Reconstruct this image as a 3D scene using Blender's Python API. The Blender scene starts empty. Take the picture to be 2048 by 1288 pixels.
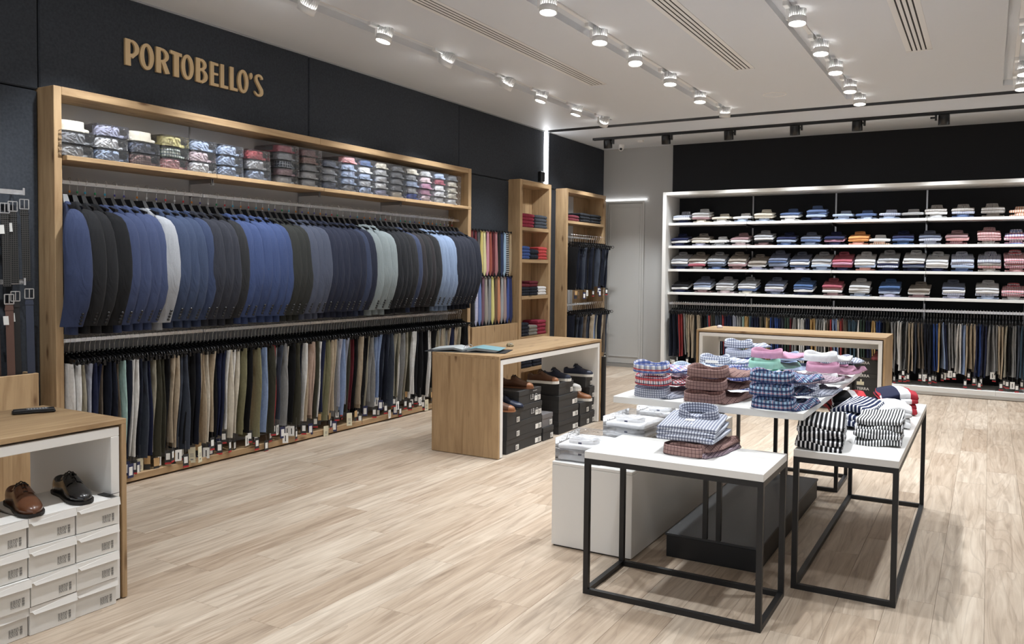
import bpy, math, random
from mathutils import Vector, Matrix
random.seed(11)
PI = math.pi
SC = bpy.context.scene
COL = SC.collection

# ------------------------------------------------------------------ camera
CAM_H = 1.55
YAW, PITCH, ROLL = -0.52469, 0.036349, 0.009804
fwd = Vector((math.sin(YAW)*math.cos(PITCH), math.cos(YAW)*math.cos(PITCH), -math.sin(PITCH)))
rgt = fwd.cross(Vector((0, 0, 1))).normalized()
upv = rgt.cross(fwd)
r2 = math.cos(ROLL)*rgt + math.sin(ROLL)*upv
u2 = -math.sin(ROLL)*rgt + math.cos(ROLL)*upv
camd = bpy.data.cameras.new('camera')
cam = bpy.data.objects.new('camera', camd)
COL.objects.link(cam)
camd.sensor_fit = 'HORIZONTAL'
camd.sensor_width = 36.0
camd.lens = 1648.88/2048*36.0
camd.shift_y = (596.95-644)/2048
camd.clip_start = 0.05
camd.clip_end = 60
cam.matrix_world = Matrix(((r2.x, u2.x, -fwd.x, 0), (r2.y, u2.y, -fwd.y, 0), (r2.z, u2.z, -fwd.z, CAM_H), (0, 0, 0, 1)))
SC.camera = cam

# ------------------------------------------------------------------ world, exposure
W = bpy.data.worlds.new('world')
SC.world = W
W.use_nodes = True
W.node_tree.nodes['Background'].inputs[0].default_value = (0.93, 0.96, 1.0, 1)
W.node_tree.nodes['Background'].inputs[1].default_value = 0.38
SC.view_settings.view_transform = 'Standard'
SC.view_settings.look = 'None'
SC.view_settings.gamma = 1.0
SC.view_settings.exposure = 1.32
SC.view_settings.use_curve_mapping = False
SPOT_W = 60.0         # white track spots
SPOT_FLOOR_W = 62.0
BLACK_SPOT_W = 50.0

# ------------------------------------------------------------------ materials
def lin(c):
    return tuple(((v/255)/12.92 if v/255 <= 0.04045 else ((v/255+0.055)/1.055)**2.4) for v in c)

MATS = {}
def nodes_of(name):
    m = bpy.data.materials.new(name)
    m.use_nodes = True
    nt = m.node_tree
    return m, nt, nt.nodes['Principled BSDF']

def plain(name, rgb, rough=0.6, metal=0.0, spec=0.5, emit=None, estr=0.0, coat=0.0):
    if name in MATS:
        return MATS[name]
    m, nt, b = nodes_of(name)
    b.inputs['Base Color'].default_value = (*lin(rgb), 1)
    b.inputs['Roughness'].default_value = rough
    b.inputs['Metallic'].default_value = metal
    b.inputs['Specular IOR Level'].default_value = spec
    if coat:
        b.inputs['Coat Weight'].default_value = coat
        b.inputs['Coat Roughness'].default_value = 0.1
    if emit:
        b.inputs['Emission Color'].default_value = (*lin(emit), 1)
        b.inputs['Emission Strength'].default_value = estr
    MATS[name] = m
    return m

def N(nt, typ, **kw):
    n = nt.nodes.new(typ)
    for k, v in kw.items():
        if k == 'ins':
            for kk, vv in v.items():
                if isinstance(vv, bpy.types.NodeSocket):
                    nt.links.new(vv, n.inputs[kk])
                else:
                    n.inputs[kk].default_value = vv
        else:
            setattr(n, k, v)
    return n

def math_(nt, op, a, b=0.0):
    n = N(nt, 'ShaderNodeMath', operation=op)
    for i, v in enumerate((a, b)):
        if isinstance(v, bpy.types.NodeSocket):
            nt.links.new(v, n.inputs[i])
        else:
            n.inputs[i].default_value = v
    return n.outputs[0]

def mixc(nt, fac, a, b, mode='MIX'):
    n = N(nt, 'ShaderNodeMix', data_type='RGBA', blend_type=mode)
    for i, v in ((0, fac), (6, a), (7, b)):
        if isinstance(v, bpy.types.NodeSocket):
            nt.links.new(v, n.inputs[i])
        elif i == 0:
            n.inputs[0].default_value = v
        else:
            n.inputs[i].default_value = (*v, 1)
    return n.outputs[2]

def fabric(name, rgb, rough=0.9, var=0.16, scale=55.0):
    """woven cloth: one dye, faint mottling and a fine weave relief"""
    if name in MATS:
        return MATS[name]
    m, nt, b = nodes_of(name)
    tc = N(nt, 'ShaderNodeTexCoord')
    nz = N(nt, 'ShaderNodeTexNoise', ins={'Vector': tc.outputs['Object'], 'Scale': scale, 'Detail': 3.0})
    g = 0.3*rgb[0]+0.59*rgb[1]+0.11*rgb[2]
    c = lin(tuple((g+(v-g)*0.80)*0.94 for v in rgb))
    d = tuple(v*(1-var) for v in c)
    e = tuple(min(1, v*(1+var)) for v in c)
    col = mixc(nt, nz.outputs['Fac'], d, e)
    nt.links.new(col, b.inputs['Base Color'])
    b.inputs['Roughness'].default_value = rough
    b.inputs['Specular IOR Level'].default_value = 0.2
    b.inputs['Sheen Weight'].default_value = 0.03
    b.inputs['Sheen Roughness'].default_value = 0.5
    mp = N(nt, 'ShaderNodeMapping', ins={'Vector': tc.outputs['Object'], 'Scale': (14, 14, 5)})
    wr = N(nt, 'ShaderNodeTexNoise', ins={'Vector': mp.outputs[0], 'Scale': 1.0, 'Detail': 2.0, 'Distortion': 0.8})
    bp = N(nt, 'ShaderNodeBump', ins={'Strength': 0.55, 'Distance': 0.02, 'Height': wr.outputs['Fac']})
    nt.links.new(bp.outputs[0], b.inputs['Normal'])
    MATS[name] = m
    return m

def plaid(name, base, us=(), vs=(), rough=0.85):
    """yarn-dyed cloth; us / vs = (colour, period, width, offset, strength) across and along"""
    if name in MATS:
        return MATS[name]
    m, nt, b = nodes_of(name)
    uv = N(nt, 'ShaderNodeUVMap')
    sp = N(nt, 'ShaderNodeSeparateXYZ', ins={0: uv.outputs[0]})
    col = None
    for axis, lst in ((0, us), (1, vs)):
        for (c, per, wid, off, st) in lst:
            f = math_(nt, 'FRACT', math_(nt, 'ADD', math_(nt, 'DIVIDE', sp.outputs[axis], per), off+10.0))
            s = math_(nt, 'MULTIPLY', math_(nt, 'LESS_THAN', f, wid/per), st)
            col = mixc(nt, s, lin(base) if col is None else col, lin(c))
    if col is not None:
        nt.links.new(col, b.inputs['Base Color'])
    else:
        b.inputs['Base Color'].default_value = (*lin(base), 1)
    b.inputs['Roughness'].default_value = rough
    b.inputs['Specular IOR Level'].default_value = 0.2
    MATS[name] = m
    return m

def oak(axis, tint=(180, 151, 114), dark=(144, 113, 80)):
    name = 'oak_grain_' + axis
    if name in MATS:
        return MATS[name]
    m, nt, b = nodes_of(name)
    tc = N(nt, 'ShaderNodeTexCoord')
    oi = N(nt, 'ShaderNodeObjectInfo')
    sc = {'x': (0.9, 9, 9), 'y': (9, 0.9, 9), 'z': (9, 9, 0.9)}[axis]
    off = N(nt, 'ShaderNodeVectorMath', operation='SCALE', ins={0: (7.3, 3.1, 5.7)})
    nt.links.new(oi.outputs['Random'], off.inputs['Scale'])
    vadd = N(nt, 'ShaderNodeVectorMath', operation='ADD', ins={0: tc.outputs['Object'], 1: off.outputs[0]})
    mp = N(nt, 'ShaderNodeMapping', ins={'Vector': vadd.outputs[0], 'Scale': sc})
    n1 = N(nt, 'ShaderNodeTexNoise', ins={'Vector': mp.outputs[0], 'Scale': 2.2, 'Detail': 6.0, 'Roughness': 0.62, 'Distortion': 0.6})
    r1 = N(nt, 'ShaderNodeValToRGB', ins={0: n1.outputs['Fac']})
    r1.color_ramp.elements[0].position = 0.3
    r1.color_ramp.elements[0].color = (*lin(dark), 1)
    r1.color_ramp.elements[1].position = 0.62
    r1.color_ramp.elements[1].color = (*lin(tint), 1)
    n2 = N(nt, 'ShaderNodeTexNoise', ins={'Vector': vadd.outputs[0], 'Scale': 2.5, 'Detail': 2.0})
    c1 = mixc(nt, math_(nt, 'MULTIPLY', n2.outputs['Fac'], 0.5), r1.outputs[0], lin((194, 167, 131)))
    sk = {'x': (1.2, 4, 4), 'y': (4, 1.2, 4), 'z': (4, 4, 1.2)}[axis]
    mk = N(nt, 'ShaderNodeMapping', ins={'Vector': vadd.outputs[0], 'Scale': sk})
    vo = N(nt, 'ShaderNodeTexVoronoi', ins={'Vector': mk.outputs[0], 'Scale': 2.3})
    kn = N(nt, 'ShaderNodeMapRange', ins={'Value': vo.outputs['Distance'], 1: 0.05, 2: 0.17, 3: 0.85, 4: 0.0})
    ms = N(nt, 'ShaderNodeMapping', ins={'Vector': vadd.outputs[0], 'Scale': tuple(v*2.2 if v > 1 else v*0.8 for v in sc)})
    n3 = N(nt, 'ShaderNodeTexNoise', ins={'Vector': ms.outputs[0], 'Scale': 1.6, 'Detail': 3.0, 'Distortion': 0.4})
    st = N(nt, 'ShaderNodeMapRange', ins={'Value': n3.outputs['Fac'], 1: 0.56, 2: 0.74, 3: 0.0, 4: 0.6})
    c1 = mixc(nt, st.outputs[0], c1, lin((122, 92, 62)))
    c2 = mixc(nt, kn.outputs[0], c1, lin((92, 62, 38)))
    nt.links.new(c2, b.inputs['Base Color'])
    b.inputs['Roughness'].default_value = 0.5
    b.inputs['Specular IOR Level'].default_value = 0.35
    MATS[name] = m
    return m

def plank_mat():
    m, nt, b = nodes_of('vinyl_oak_plank')
    tc = N(nt, 'ShaderNodeTexCoord')
    oi = N(nt, 'ShaderNodeObjectInfo')
    off = N(nt, 'ShaderNodeVectorMath', operation='SCALE', ins={0: (31.0, 17.0, 5.0)})
    nt.links.new(oi.outputs['Random'], off.inputs['Scale'])
    va = N(nt, 'ShaderNodeVectorMath', operation='ADD', ins={0: tc.outputs['Object'], 1: off.outputs[0]})
    mp = N(nt, 'ShaderNodeMapping', ins={'Vector': va.outputs[0], 'Scale': (10, 0.75, 1)})
    n1 = N(nt, 'ShaderNodeTexNoise', ins={'Vector': mp.outputs[0], 'Scale': 1.9, 'Detail': 5.0, 'Roughness': 0.58, 'Distortion': 1.3})
    r1 = N(nt, 'ShaderNodeValToRGB', ins={0: n1.outputs['Fac']})
    els = r1.color_ramp.elements
    els[0].position = 0.30; els[0].color = (*lin((142, 124, 106)), 1)
    els[1].position = 0.72; els[1].color = (*lin((212, 199, 183)), 1)
    e = els.new(0.46); e.color = (*lin((180, 163, 145)), 1)
    n3 = N(nt, 'ShaderNodeTexNoise', ins={'Vector': mp.outputs[0], 'Scale': 0.5, 'Detail': 1.0})
    wv = math_(nt, 'FRACT', math_(nt, 'MULTIPLY', n3.outputs['Fac'], 16.0))
    ring = N(nt, 'ShaderNodeMapRange', ins={'Value': wv, 1: 0.0, 2: 0.25, 3: 0.38, 4: 0.0})
    c0 = mixc(nt, ring.outputs[0], r1.outputs[0], lin((116, 98, 82)))
    n2 = N(nt, 'ShaderNodeTexNoise', ins={'Vector': va.outputs[0], 'Scale': 3.0, 'Detail': 2.0})
    c1 = mixc(nt, math_(nt, 'MULTIPLY', n2.outputs['Fac'], 0.5), c0, lin((216, 204, 189)))
    tint = mixc(nt, oi.outputs['Random'], lin((230, 222, 214)), lin((253, 252, 250)))
    c2 = mixc(nt, 1.0, c1, tint, 'MULTIPLY')
    nt.links.new(c2, b.inputs['Base Color'])
    b.inputs['Roughness'].default_value = 0.42
    b.inputs['Specular IOR Level'].default_value = 0.35
    return m

def clear_plastic():
    m = bpy.data.materials.new('clear_plastic_film')
    m.use_nodes = True
    nt = m.node_tree
    nt.nodes.clear()
    out = N(nt, 'ShaderNodeOutputMaterial')
    tr = N(nt, 'ShaderNodeBsdfTransparent', ins={'Color': (0.985, 0.988, 0.995, 1)})
    gl = N(nt, 'ShaderNodeBsdfGlossy', ins={'Roughness': 0.12, 'Color': (1, 1, 1, 1)})
    df = N(nt, 'ShaderNodeBsdfDiffuse', ins={'Color': (0.85, 0.87, 0.92, 1)})
    tc = N(nt, 'ShaderNodeTexCoord')
    nz = N(nt, 'ShaderNodeTexNoise', ins={'Vector': tc.outputs['Object'], 'Scale': 16.0, 'Detail': 2.0, 'Distortion': 1.0})
    bp = N(nt, 'ShaderNodeBump', ins={'Strength': 0.6, 'Distance': 0.02, 'Height': nz.outputs['Fac']})
    nt.links.new(bp.outputs[0], gl.inputs['Normal'])
    m1 = N(nt, 'ShaderNodeMixShader', ins={0: 0.035, 1: tr.outputs[0], 2: df.outputs[0]})
    fr = N(nt, 'ShaderNodeFresnel', ins={'IOR': 1.38})
    nt.links.new(bp.outputs[0], fr.inputs['Normal'])
    m2 = N(nt, 'ShaderNodeMixShader', ins={0: math_(nt, 'ADD', fr.outputs[0], 0.03), 1: m1.outputs[0], 2: gl.outputs[0]})
    nt.links.new(m2.outputs[0], out.inputs['Surface'])
    return m

def felt_wall():
    m, nt, b = nodes_of('charcoal_wall_fabric')
    tc = N(nt, 'ShaderNodeTexCoord')
    nz = N(nt, 'ShaderNodeTexNoise', ins={'Vector': tc.outputs['Object'], 'Scale': 60.0, 'Detail': 4.0})
    col = mixc(nt, nz.outputs['Fac'], lin((36, 39, 44)), lin((60, 64, 71)))
    nt.links.new(col, b.inputs['Base Color'])
    b.inputs['Roughness'].default_value = 0.85
    b.inputs['Specular IOR Level'].default_value = 0.25
    return m

WHITE = plain('white_lacquer', (238, 237, 234), 0.35)
WALLW = plain('off_white_wall_paint', (178, 177, 175), 0.7, spec=0.3)
CEIL = plain('white_ceiling_paint', (217, 220, 224), 0.55, spec=0.35)
BLACKM = plain('black_powder_coated_steel', (20, 20, 22), 0.45)
BLACKP = plain('black_plastic', (16, 16, 18), 0.35)
BLACKBOARD = plain('black_laminate', (44, 46, 49), 0.4)
CHROME = plain('polished_chrome', (236, 236, 238), 0.26, metal=0.85)
STEEL = plain('brushed_steel', (170, 170, 172), 0.3, metal=1.0)
ALU = plain('cast_aluminium', (226, 226, 226), 0.35, metal=0.2)
LAMPW = plain('white_lamp_housing', (232, 231, 229), 0.4)
LENS = plain('lit_lamp_lens', (255, 255, 255), 0.4, emit=(255, 253, 248), estr=26.0)
LED = plain('lit_led_diffuser', (255, 255, 255), 0.4, emit=(250, 252, 255), estr=8.0)
LED2 = plain('lit_thin_diffuser', (255, 255, 255), 0.4, emit=(250, 252, 255), estr=2.2)
DARKSLOT = plain('dark_slot', (46, 44, 42), 0.8)
GREYBACK = plain('grey_backing_board', (196, 195, 195), 0.6)
WALLF = felt_wall()
BLACKWALL = plain('black_painted_wall', (27, 28, 31), 0.7, spec=0.3)
FILM = clear_plastic()
PLANK = plank_mat()
PAPER = plain('white_card', (236, 235, 231), 0.6)
INK = plain('grey_print_ink', (138, 136, 133), 0.7)
BLACKCARD = plain('black_card', (50, 50, 51), 0.6)
GREYCARD = plain('grey_card', (110, 108, 110), 0.6)
NAVYCARD = plain('navy_card', (40, 46, 84), 0.5)
REDCARD = plain('red_card', (176, 44, 48), 0.5)
KRAFT = plain('kraft_card', (196, 160, 112), 0.7)
CREAMCARD = plain('cream_card', (222, 216, 190), 0.6)
OAKX, OAKY, OAKZ = oak('x'), oak('y'), oak('z')

# ------------------------------------------------------------------ mesh helpers
class MB:
    def __init__(self):
        self.v = []; self.f = []; self.sm = []; self.mi = []; self.uv = {}
        self.cur = 0
    def add(self, vs, fs, smooth=False, uv=None):
        o = len(self.v)
        self.v += [tuple(p) for p in vs]
        for f in fs:
            if uv:
                self.uv[len(self.f)] = [uv[i] for i in f]
            self.f.append([i+o for i in f])
            self.sm.append(smooth); self.mi.append(self.cur)
        return self
    def box(self, x0, x1, y0, y1, z0, z1):
        vs = [(x, y, z) for z in (z0, z1) for y in (y0, y1) for x in (x0, x1)]
        return self.add(vs, [(0, 2, 3, 1), (4, 5, 7, 6), (0, 1, 5, 4), (2, 6, 7, 3), (0, 4, 6, 2), (1, 3, 7, 5)])
    def cbox(self, x0, x1, y0, y1, z0, z1, b=0.003):
        def r(i):
            return [(x0+i+b, y0+i), (x1-i-b, y0+i), (x1-i, y0+i+b), (x1-i, y1-i-b), (x1-i-b, y1-i), (x0+i+b, y1-i), (x0+i, y1-i-b), (x0+i, y0+i+b)]
        rings = [[(p[0], p[1], z) for p in r(i)] for i, z in ((b, z0), (0, z0+b), (0, z1-b), (b, z1))]
        return self.loft(rings, smooth=False)
    def loft(self, rings, smooth=True, cap=True, closed=True):
        n = len(rings[0]); vs = [p for r in rings for p in r]; fs = []
        for i in range(len(rings)-1):
            for j in range(n if closed else n-1):
                k = (j+1) % n
                fs.append((i*n+j, i*n+k, (i+1)*n+k, (i+1)*n+j))
        self.add(vs, fs, smooth)
        if cap and closed:
            self.add(rings[0], [tuple(reversed(range(n)))], False)
            self.add(rings[-1], [tuple(range(n))], False)
        return self
    def tube(self, path, r, n=6, smooth=True, cap=True):
        path = [Vector(p) for p in path]; rings = []
        ref = None
        for i, p in enumerate(path):
            t = (path[min(i+1, len(path)-1)]-path[max(i-1, 0)]).normalized()
            if ref is None:
                ref = Vector((0, 0, 1)) if abs(t.z) < 0.9 else Vector((1, 0, 0))
            a = (ref - t*ref.dot(t)).normalized(); b = t.cross(a); ref = a
            rr = r[i] if isinstance(r, (list, tuple)) else r
            rings.append([p+(a*math.cos(2*PI*k/n)+b*math.sin(2*PI*k/n))*rr for k in range(n)])
        return self.loft(rings, smooth, cap)
    def bar(self, a, b, w, h=None):
        """square section bar between two points"""
        a, b = Vector(a), Vector(b); h = h or w
        t = (b-a).normalized(); ref = Vector((0, 0, 1)) if abs(t.z) < 0.9 else Vector((1, 0, 0))
        s = t.cross(ref).normalized(); u = s.cross(t)
        rings = [[p+s*(i*w/2)+u*(j*h/2) for i, j in ((-1, -1), (1, -1), (1, 1), (-1, 1))] for p in (a, b)]
        return self.loft(rings, False)
    def lathe(self, prof, n=20, smooth=True, cap=True):
        return self.loft([[(r*math.cos(2*PI*k/n), r*math.sin(2*PI*k/n), z) for k in range(n)] for r, z in prof], smooth, cap)
    def xf(self, M):
        self.v = [tuple(M @ Vector(p)) for p in self.v]
        return self
    def join(self, o, M=None):
        vs = o.v if M is None else [tuple(M @ Vector(p)) for p in o.v]
        k = len(self.v); q = len(self.f)
        self.v += vs; self.f += [[i+k for i in f] for f in o.f]
        self.sm += o.sm; self.mi += o.mi
        for a, b in o.uv.items():
            self.uv[a+q] = b
        return self
    def mesh(self, name, mats=()):
        me = bpy.data.meshes.new(name)
        me.from_pydata(self.v, [], self.f)
        me.polygons.foreach_set('use_smooth', self.sm)
        me.polygons.foreach_set('material_index', self.mi)
        for m in (mats if isinstance(mats, (list, tuple)) else [mats]):
            me.materials.append(m)
        uvl = me.uv_layers.new(name='UVMap')
        data = [0.0]*(2*len(me.loops))
        for p in me.polygons:
            cu = self.uv.get(p.index)
            nx, ny, nz = (abs(c) for c in p.normal)
            for q, li in enumerate(p.loop_indices):
                if cu:
                    u, v = cu[q]
                else:
                    co = me.vertices[me.loops[li].vertex_index].co
                    if nz >= nx and nz >= ny: u, v = co.x, co.y
                    elif ny >= nx: u, v = co.x, co.z
                    else: u, v = co.y, co.z
                data[2*li] = u; data[2*li+1] = v
        uvl.data.foreach_set('uv', data)
        return me

def put(name, me, parent=None, loc=None, rot=None, mat=None, scale=None):
    o = bpy.data.objects.new(name, me)
    COL.objects.link(o)
    if parent: o.parent = parent
    if loc: o.location = loc
    if rot: o.rotation_euler = rot
    if scale: o.scale = scale
    if mat is not None:
        s = o.material_slots[0]; s.link = 'OBJECT'; s.material = mat
    return o

def part(name, mb, mat, parent=None, loc=None, rot=None):
    return put(name, mb.mesh(name, mat), parent, loc, rot)

def empty(name, loc=(0, 0, 0), rz=0.0, rot=None):
    o = bpy.data.objects.new(name, None)
    COL.objects.link(o); o.location = loc; o.rotation_euler = rot or (0, 0, rz)
    o.empty_display_size = 0.05
    return o

def tag(o, label, cat, group=None):
    o['label'] = label; o['category'] = cat
    if group: o['group'] = group
    return o

def struct(o, label=None):
    o['kind'] = 'structure'
    if label: o['label'] = label
    return o

ORD = ['', 'first', 'second', 'third', 'fourth', 'fifth', 'sixth', 'seventh', 'eighth', 'ninth', 'tenth', 'eleventh', 'twelfth', 'thirteenth', 'fourteenth', 'fifteenth', 'sixteenth', 'seventeenth', 'eighteenth', 'nineteenth', 'twentieth']
TENS = {20: 'twenty', 30: 'thirty', 40: 'forty', 50: 'fifty', 60: 'sixty', 70: 'seventy', 80: 'eighty', 90: 'ninety'}
def od(n):
    if n <= 20: return ORD[n]
    if n >= 100: return 'hundred-and-' + od(n-100) if n > 100 else 'hundredth'
    t, u = n//10*10, n % 10
    return TENS[t][:-1] + 'ieth' if u == 0 else TENS[t] + '-' + ORD[u]

def RZ(a): return Matrix.Rotation(a, 4, 'Z')
def T(x, y, z): return Matrix.Translation((x, y, z))

# ================================================================== the setting
ZC = 3.464            # ceiling
WX = -5.405           # face of the fabric wall panels
FX = -5.234           # front of the oak cabinets
BKY = 12.25           # back wall
CABY = 11.635         # front of the white wall cabinet
YF, XR = -3.0, 3.4    # open shop front, right wall

# floor: one board per object near the lens, the rest as one field
floor = struct(part('floor', MB().box(-5.8, XR+0.1, YF, 12.6, -0.12, -0.012), plain('screed', (120, 112, 102), 0.9)), 'pale oak plank floor')
PW, PL = 0.2, 1.22
pm = MB().cbox(-PW/2+0.0004, PW/2-0.0004, 0.0005, PL-0.0005, -0.012, 0, 0.0008).mesh('plank', PLANK)
field = MB()
cols = [(-5.38+PW*i) for i in range(int((XR+5.38)/PW)+1)]
rnd = random.Random(3)
spots_p = []
for i, xl in enumerate(cols):
    y = YF - rnd.random()*PL
    while y < BKY:
        spots_p.append((xl+PW/2, y))
        y += PL
spots_p = [p for p in spots_p if p[1] > YF-PL]
def plank_seen(p):
    x, y = p
    yc = y+PL/2
    return x < 0.12+0.035*yc and yc > 1.7 and (x > -5.3) and math.hypot(x, yc) > 2.4 and x > -1.95*yc-0.5
seen = [p for p in spots_p if plank_seen(p)]
seen.sort(key=lambda p: math.hypot(p[0], p[1]+PL/2))
for i, p in enumerate(seen[:300]):
    put('plank', pm, floor, (p[0], p[1], 0))
keep = set(seen[:300])
for p in spots_p:
    if p not in keep:
        field.box(p[0]-PW/2+0.0006, p[0]+PW/2-0.0006, max(p[1], YF)+0.0008, min(p[1]+PL, BKY+0.3)-0.0008, -0.012, 0)
fo = part('plank_field', field, PLANK, floor)
fo['kind'] = 'stuff'

# left wall with upholstered panels
wall_left = struct(part('wall_left', MB().box(-5.8, -5.6, YF, 12.6, 0, ZC+0.2), BLACKWALL), 'wall clad in charcoal fabric panels')
def fpanel(y0, y1, z0, z1):
    g = 0.004
    part('fabric_panel', MB().cbox(-5.6, WX, y0+g, y1-g, z0+g, z1-g, 0.008), WALLF, wall_left)
HS = 2.682
for a, b in ((-3.0, -1.8), (-1.8, 0.68), (0.68, 3.144), (3.144, 5.613), (5.613, 8.068), (8.068, 10.20)):
    fpanel(a, b, HS, ZC)
fpanel(10.335, 12.25, HS, ZC)
for a, b in ((-3.0, -1.8), (-1.8, 0.68), (0.68, 3.139), (8.078, 9.23), (10.095, 10.573), (11.952, 12.25)):
    fpanel(a, b, 0.0, HS)
part('shadow_gap', MB().box(-5.6, WX-0.03, 10.2, 10.335, HS, ZC), BLACKM, wall_left)
part('corner_bead', MB().box(WX-0.03, WX+0.002, 10.322, 10.335, HS, ZC), STEEL, wall_left)
part('cornice_strip', MB().box(WX-0.02, WX+0.012, YF, 10.2, ZC-0.012, ZC-0.002), plain('grey_trim', (150, 152, 156), 0.5), wall_left)

# back wall
wall_back = struct(part('wall_back', MB().box(-5.8, XR+0.1, BKY, BKY+0.2, 0, ZC+0.2), WALLW), 'off-white back wall')
part('wall_panel', MB().box(-4.253, XR, BKY-0.012, BKY, 0, ZC), BLACKWALL, wall_back)
bb = struct(part('baseboard_back', MB().cbox(-4.70, -4.2, BKY-0.014, BKY, 0, 0.07, 0.003), WHITE), 'low white baseboard')
wr = struct(part('wall_right', MB().box(XR, XR+0.1, YF, 12.6, 0, ZC+0.2), WALLW), 'right wall')

# door in the back wall
door = struct(empty('door_1', (-5.02, BKY, 0)), 'tall grey flush door in the back wall')
part('door_frame', MB().box(-0.33, -0.30, -0.03, 0, 0, 2.63).box(0.29, 0.32, -0.03, 0, 0, 2.63).box(-0.30, 0.29, -0.03, 0, 2.60, 2.63), plain('grey_door_paint', (188, 187, 184), 0.55), door)
part('door_leaf', MB().cbox(-0.295, 0.285, -0.022, 0, 0.06, 2.595, 0.003), plain('grey_door_paint', (188, 187, 184), 0.55), door)
part('leaf_moulding', MB().box(-0.262, -0.25, -0.03, -0.022, 0.16, 2.54).box(0.24, 0.252, -0.03, -0.022, 0.16, 2.54).box(-0.25, 0.24, -0.03, -0.022, 2.53, 2.542).box(-0.25, 0.24, -0.03, -0.022, 0.16, 0.18), plain('grey_door_paint', (188, 187, 184), 0.55), door)
part('door_sill', MB().box(-0.33, 0.32, -0.04, 0, 0, 0.055), plain('sill_grey', (150, 148, 144), 0.5), door)
part('floor_hinge', MB().box(0.245, 0.285, -0.05, -0.022, 0.06, 0.10), STEEL, door)

# ceiling: slabs between the light slots, slots 9 cm deep
TRX = (-4.325, -2.82, -1.335, 0.16, 1.66)
SLW, SLT, SLY = 0.19, ZC+0.055, 9.84
cm = MB()
edges = [-5.6]
for x in TRX:
    edges += [x-SLW/2, x+SLW/2]
edges.append(XR)
for i in range(0, len(edges), 2):
    cm.box(edges[i], edges[i+1], YF, SLY, ZC, SLT)
cm.box(-5.6, XR, SLY, 10.175, ZC, SLT).box(-5.6, XR, 10.33, BKY, ZC, SLT).box(-5.6, XR, YF, BKY+0.2, SLT, SLT+0.1)
ceiling = struct(part('ceiling', cm, CEIL), 'white ceiling with recessed light slots')
part('shadow_gap', MB().box(-5.39, XR, 10.165, 10.335, ZC-0.002, ZC+0.02), BLACKM, ceiling)

# linear air vents: white slats over dark slots
def vent(x0, x1, y0, y1, label):
    e = tag(empty('air_vent', ((x0+x1)/2, y0, ZC)), label, 'vent', 'linear ceiling air vents')
    w, L = (x1-x0), y1-y0
    part('dark_throat', MB().box(-w/2+0.02, w/2-0.02, 0.02, L-0.02, -0.0016, 0.0), DARKSLOT, e)
    sl, gp = 0.024, 0.012
    xs = -w/2
    first = (w-3*sl-4*gp)/2
    x = -w/2
    widths = [first, sl, sl, sl, first]
    for k, wd in enumerate(widths):
        part('slat', MB().box(x, x+wd, 0, L, -0.003, -0.001), LAMPW, e)
        x += wd+gp
    for ya, yb in ((0, 0.02), (L-0.02, L)):
        part('end_cap', MB().box(-w/2, w/2, ya, yb, -0.0072, -0.001), LAMPW, e)
vent(-3.665, -3.475, 2.6, 7.91, 'slotted white ceiling vent nearest the charcoal wall')
vent(-2.165, -1.972, 2.6, 7.94, 'slotted white ceiling vent between the middle light rows')
vent(-0.678, -0.475, 2.6, 7.97, 'slotted white ceiling vent at right, before the black ceiling line')

# track lighting
def head_meshes():
    fins = MB()
    for k in range(22):
        a = 2*PI*k/22
        fins.join(MB().box(0.034, 0.060, -0.0028, 0.0028, 0.0, 0.075), RZ(a))
    fins.lathe([(0.040, 0.0), (0.040, 0.075), (0.02, 0.078)], 16)
    bez = MB().lathe([(0.052, 0.002), (0.064, 0.0), (0.065, -0.045), (0.060, -0.047), (0.056, -0.038), (0.05, -0.036)], 24, cap=False)
    lens = MB().lathe([(0.0565, -0.036), (0.055, -0.039), (0.03, -0.041), (0.001, -0.0415)], 20, cap=False)
    return fins.mesh('heat_sink', ALU), bez.mesh('bezel', LAMPW), lens.mesh('lens', LENS)
HM = head_meshes()
ARM = MB().box(-0.012, 0.012, -0.02, 0.02, -0.122, -0.02).mesh('arm', LAMPW)
ADP = MB().cbox(-0.018, 0.018, -0.11, 0.03, -0.045, -0.012, 0.003).mesh('adapter', LAMPW)
def spot(x, y, aim, label, group, watt):
    e = tag(empty('track_spotlight', (x, y, SLT)), label, 'spotlight', group)
    put('adapter', ADP, e); put('arm', ARM, e)
    d = Vector(aim).normalized()
    q = d.to_track_quat('-Z', 'Y')
    h = put('heat_sink', HM[0], e, (0.068, 0, -0.115)); h.rotation_mode = 'QUATERNION'; h.rotation_quaternion = q
    put('bezel', HM[1], h); put('lens', HM[2], h)
    ld = bpy.data.lights.new('spot_lamp', 'SPOT')
    ld.energy = watt; ld.spot_size = math.radians(66 if aim[0] < -0.5 else 84); ld.spot_blend = 0.85; ld.shadow_soft_size = 0.05
    ld.color = (0.925, 0.965, 1.0)
    lo = bpy.data.objects.new('spot_lamp', ld); COL.objects.link(lo)
    lo.parent = h; lo.location = (0, 0, -0.052)
    return e
rails = ('nearest the charcoal wall', 'second from the charcoal wall', 'third from the charcoal wall', 'at far right', 'beyond the right edge of the view')
for i, x in enumerate(TRX[:4]):
    rl = part('track_rail', MB().cbox(x-0.017, x+0.017, 1.0, 9.8, SLT-0.014, SLT, 0.002), LAMPW)
    tag(rl, 'long white light track in the ceiling slot %s' % rails[i], 'light track', 'white light tracks')
DN = (0.0, -0.12, -1.0)
WL = (-0.62, 0.0, -0.95)
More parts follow.
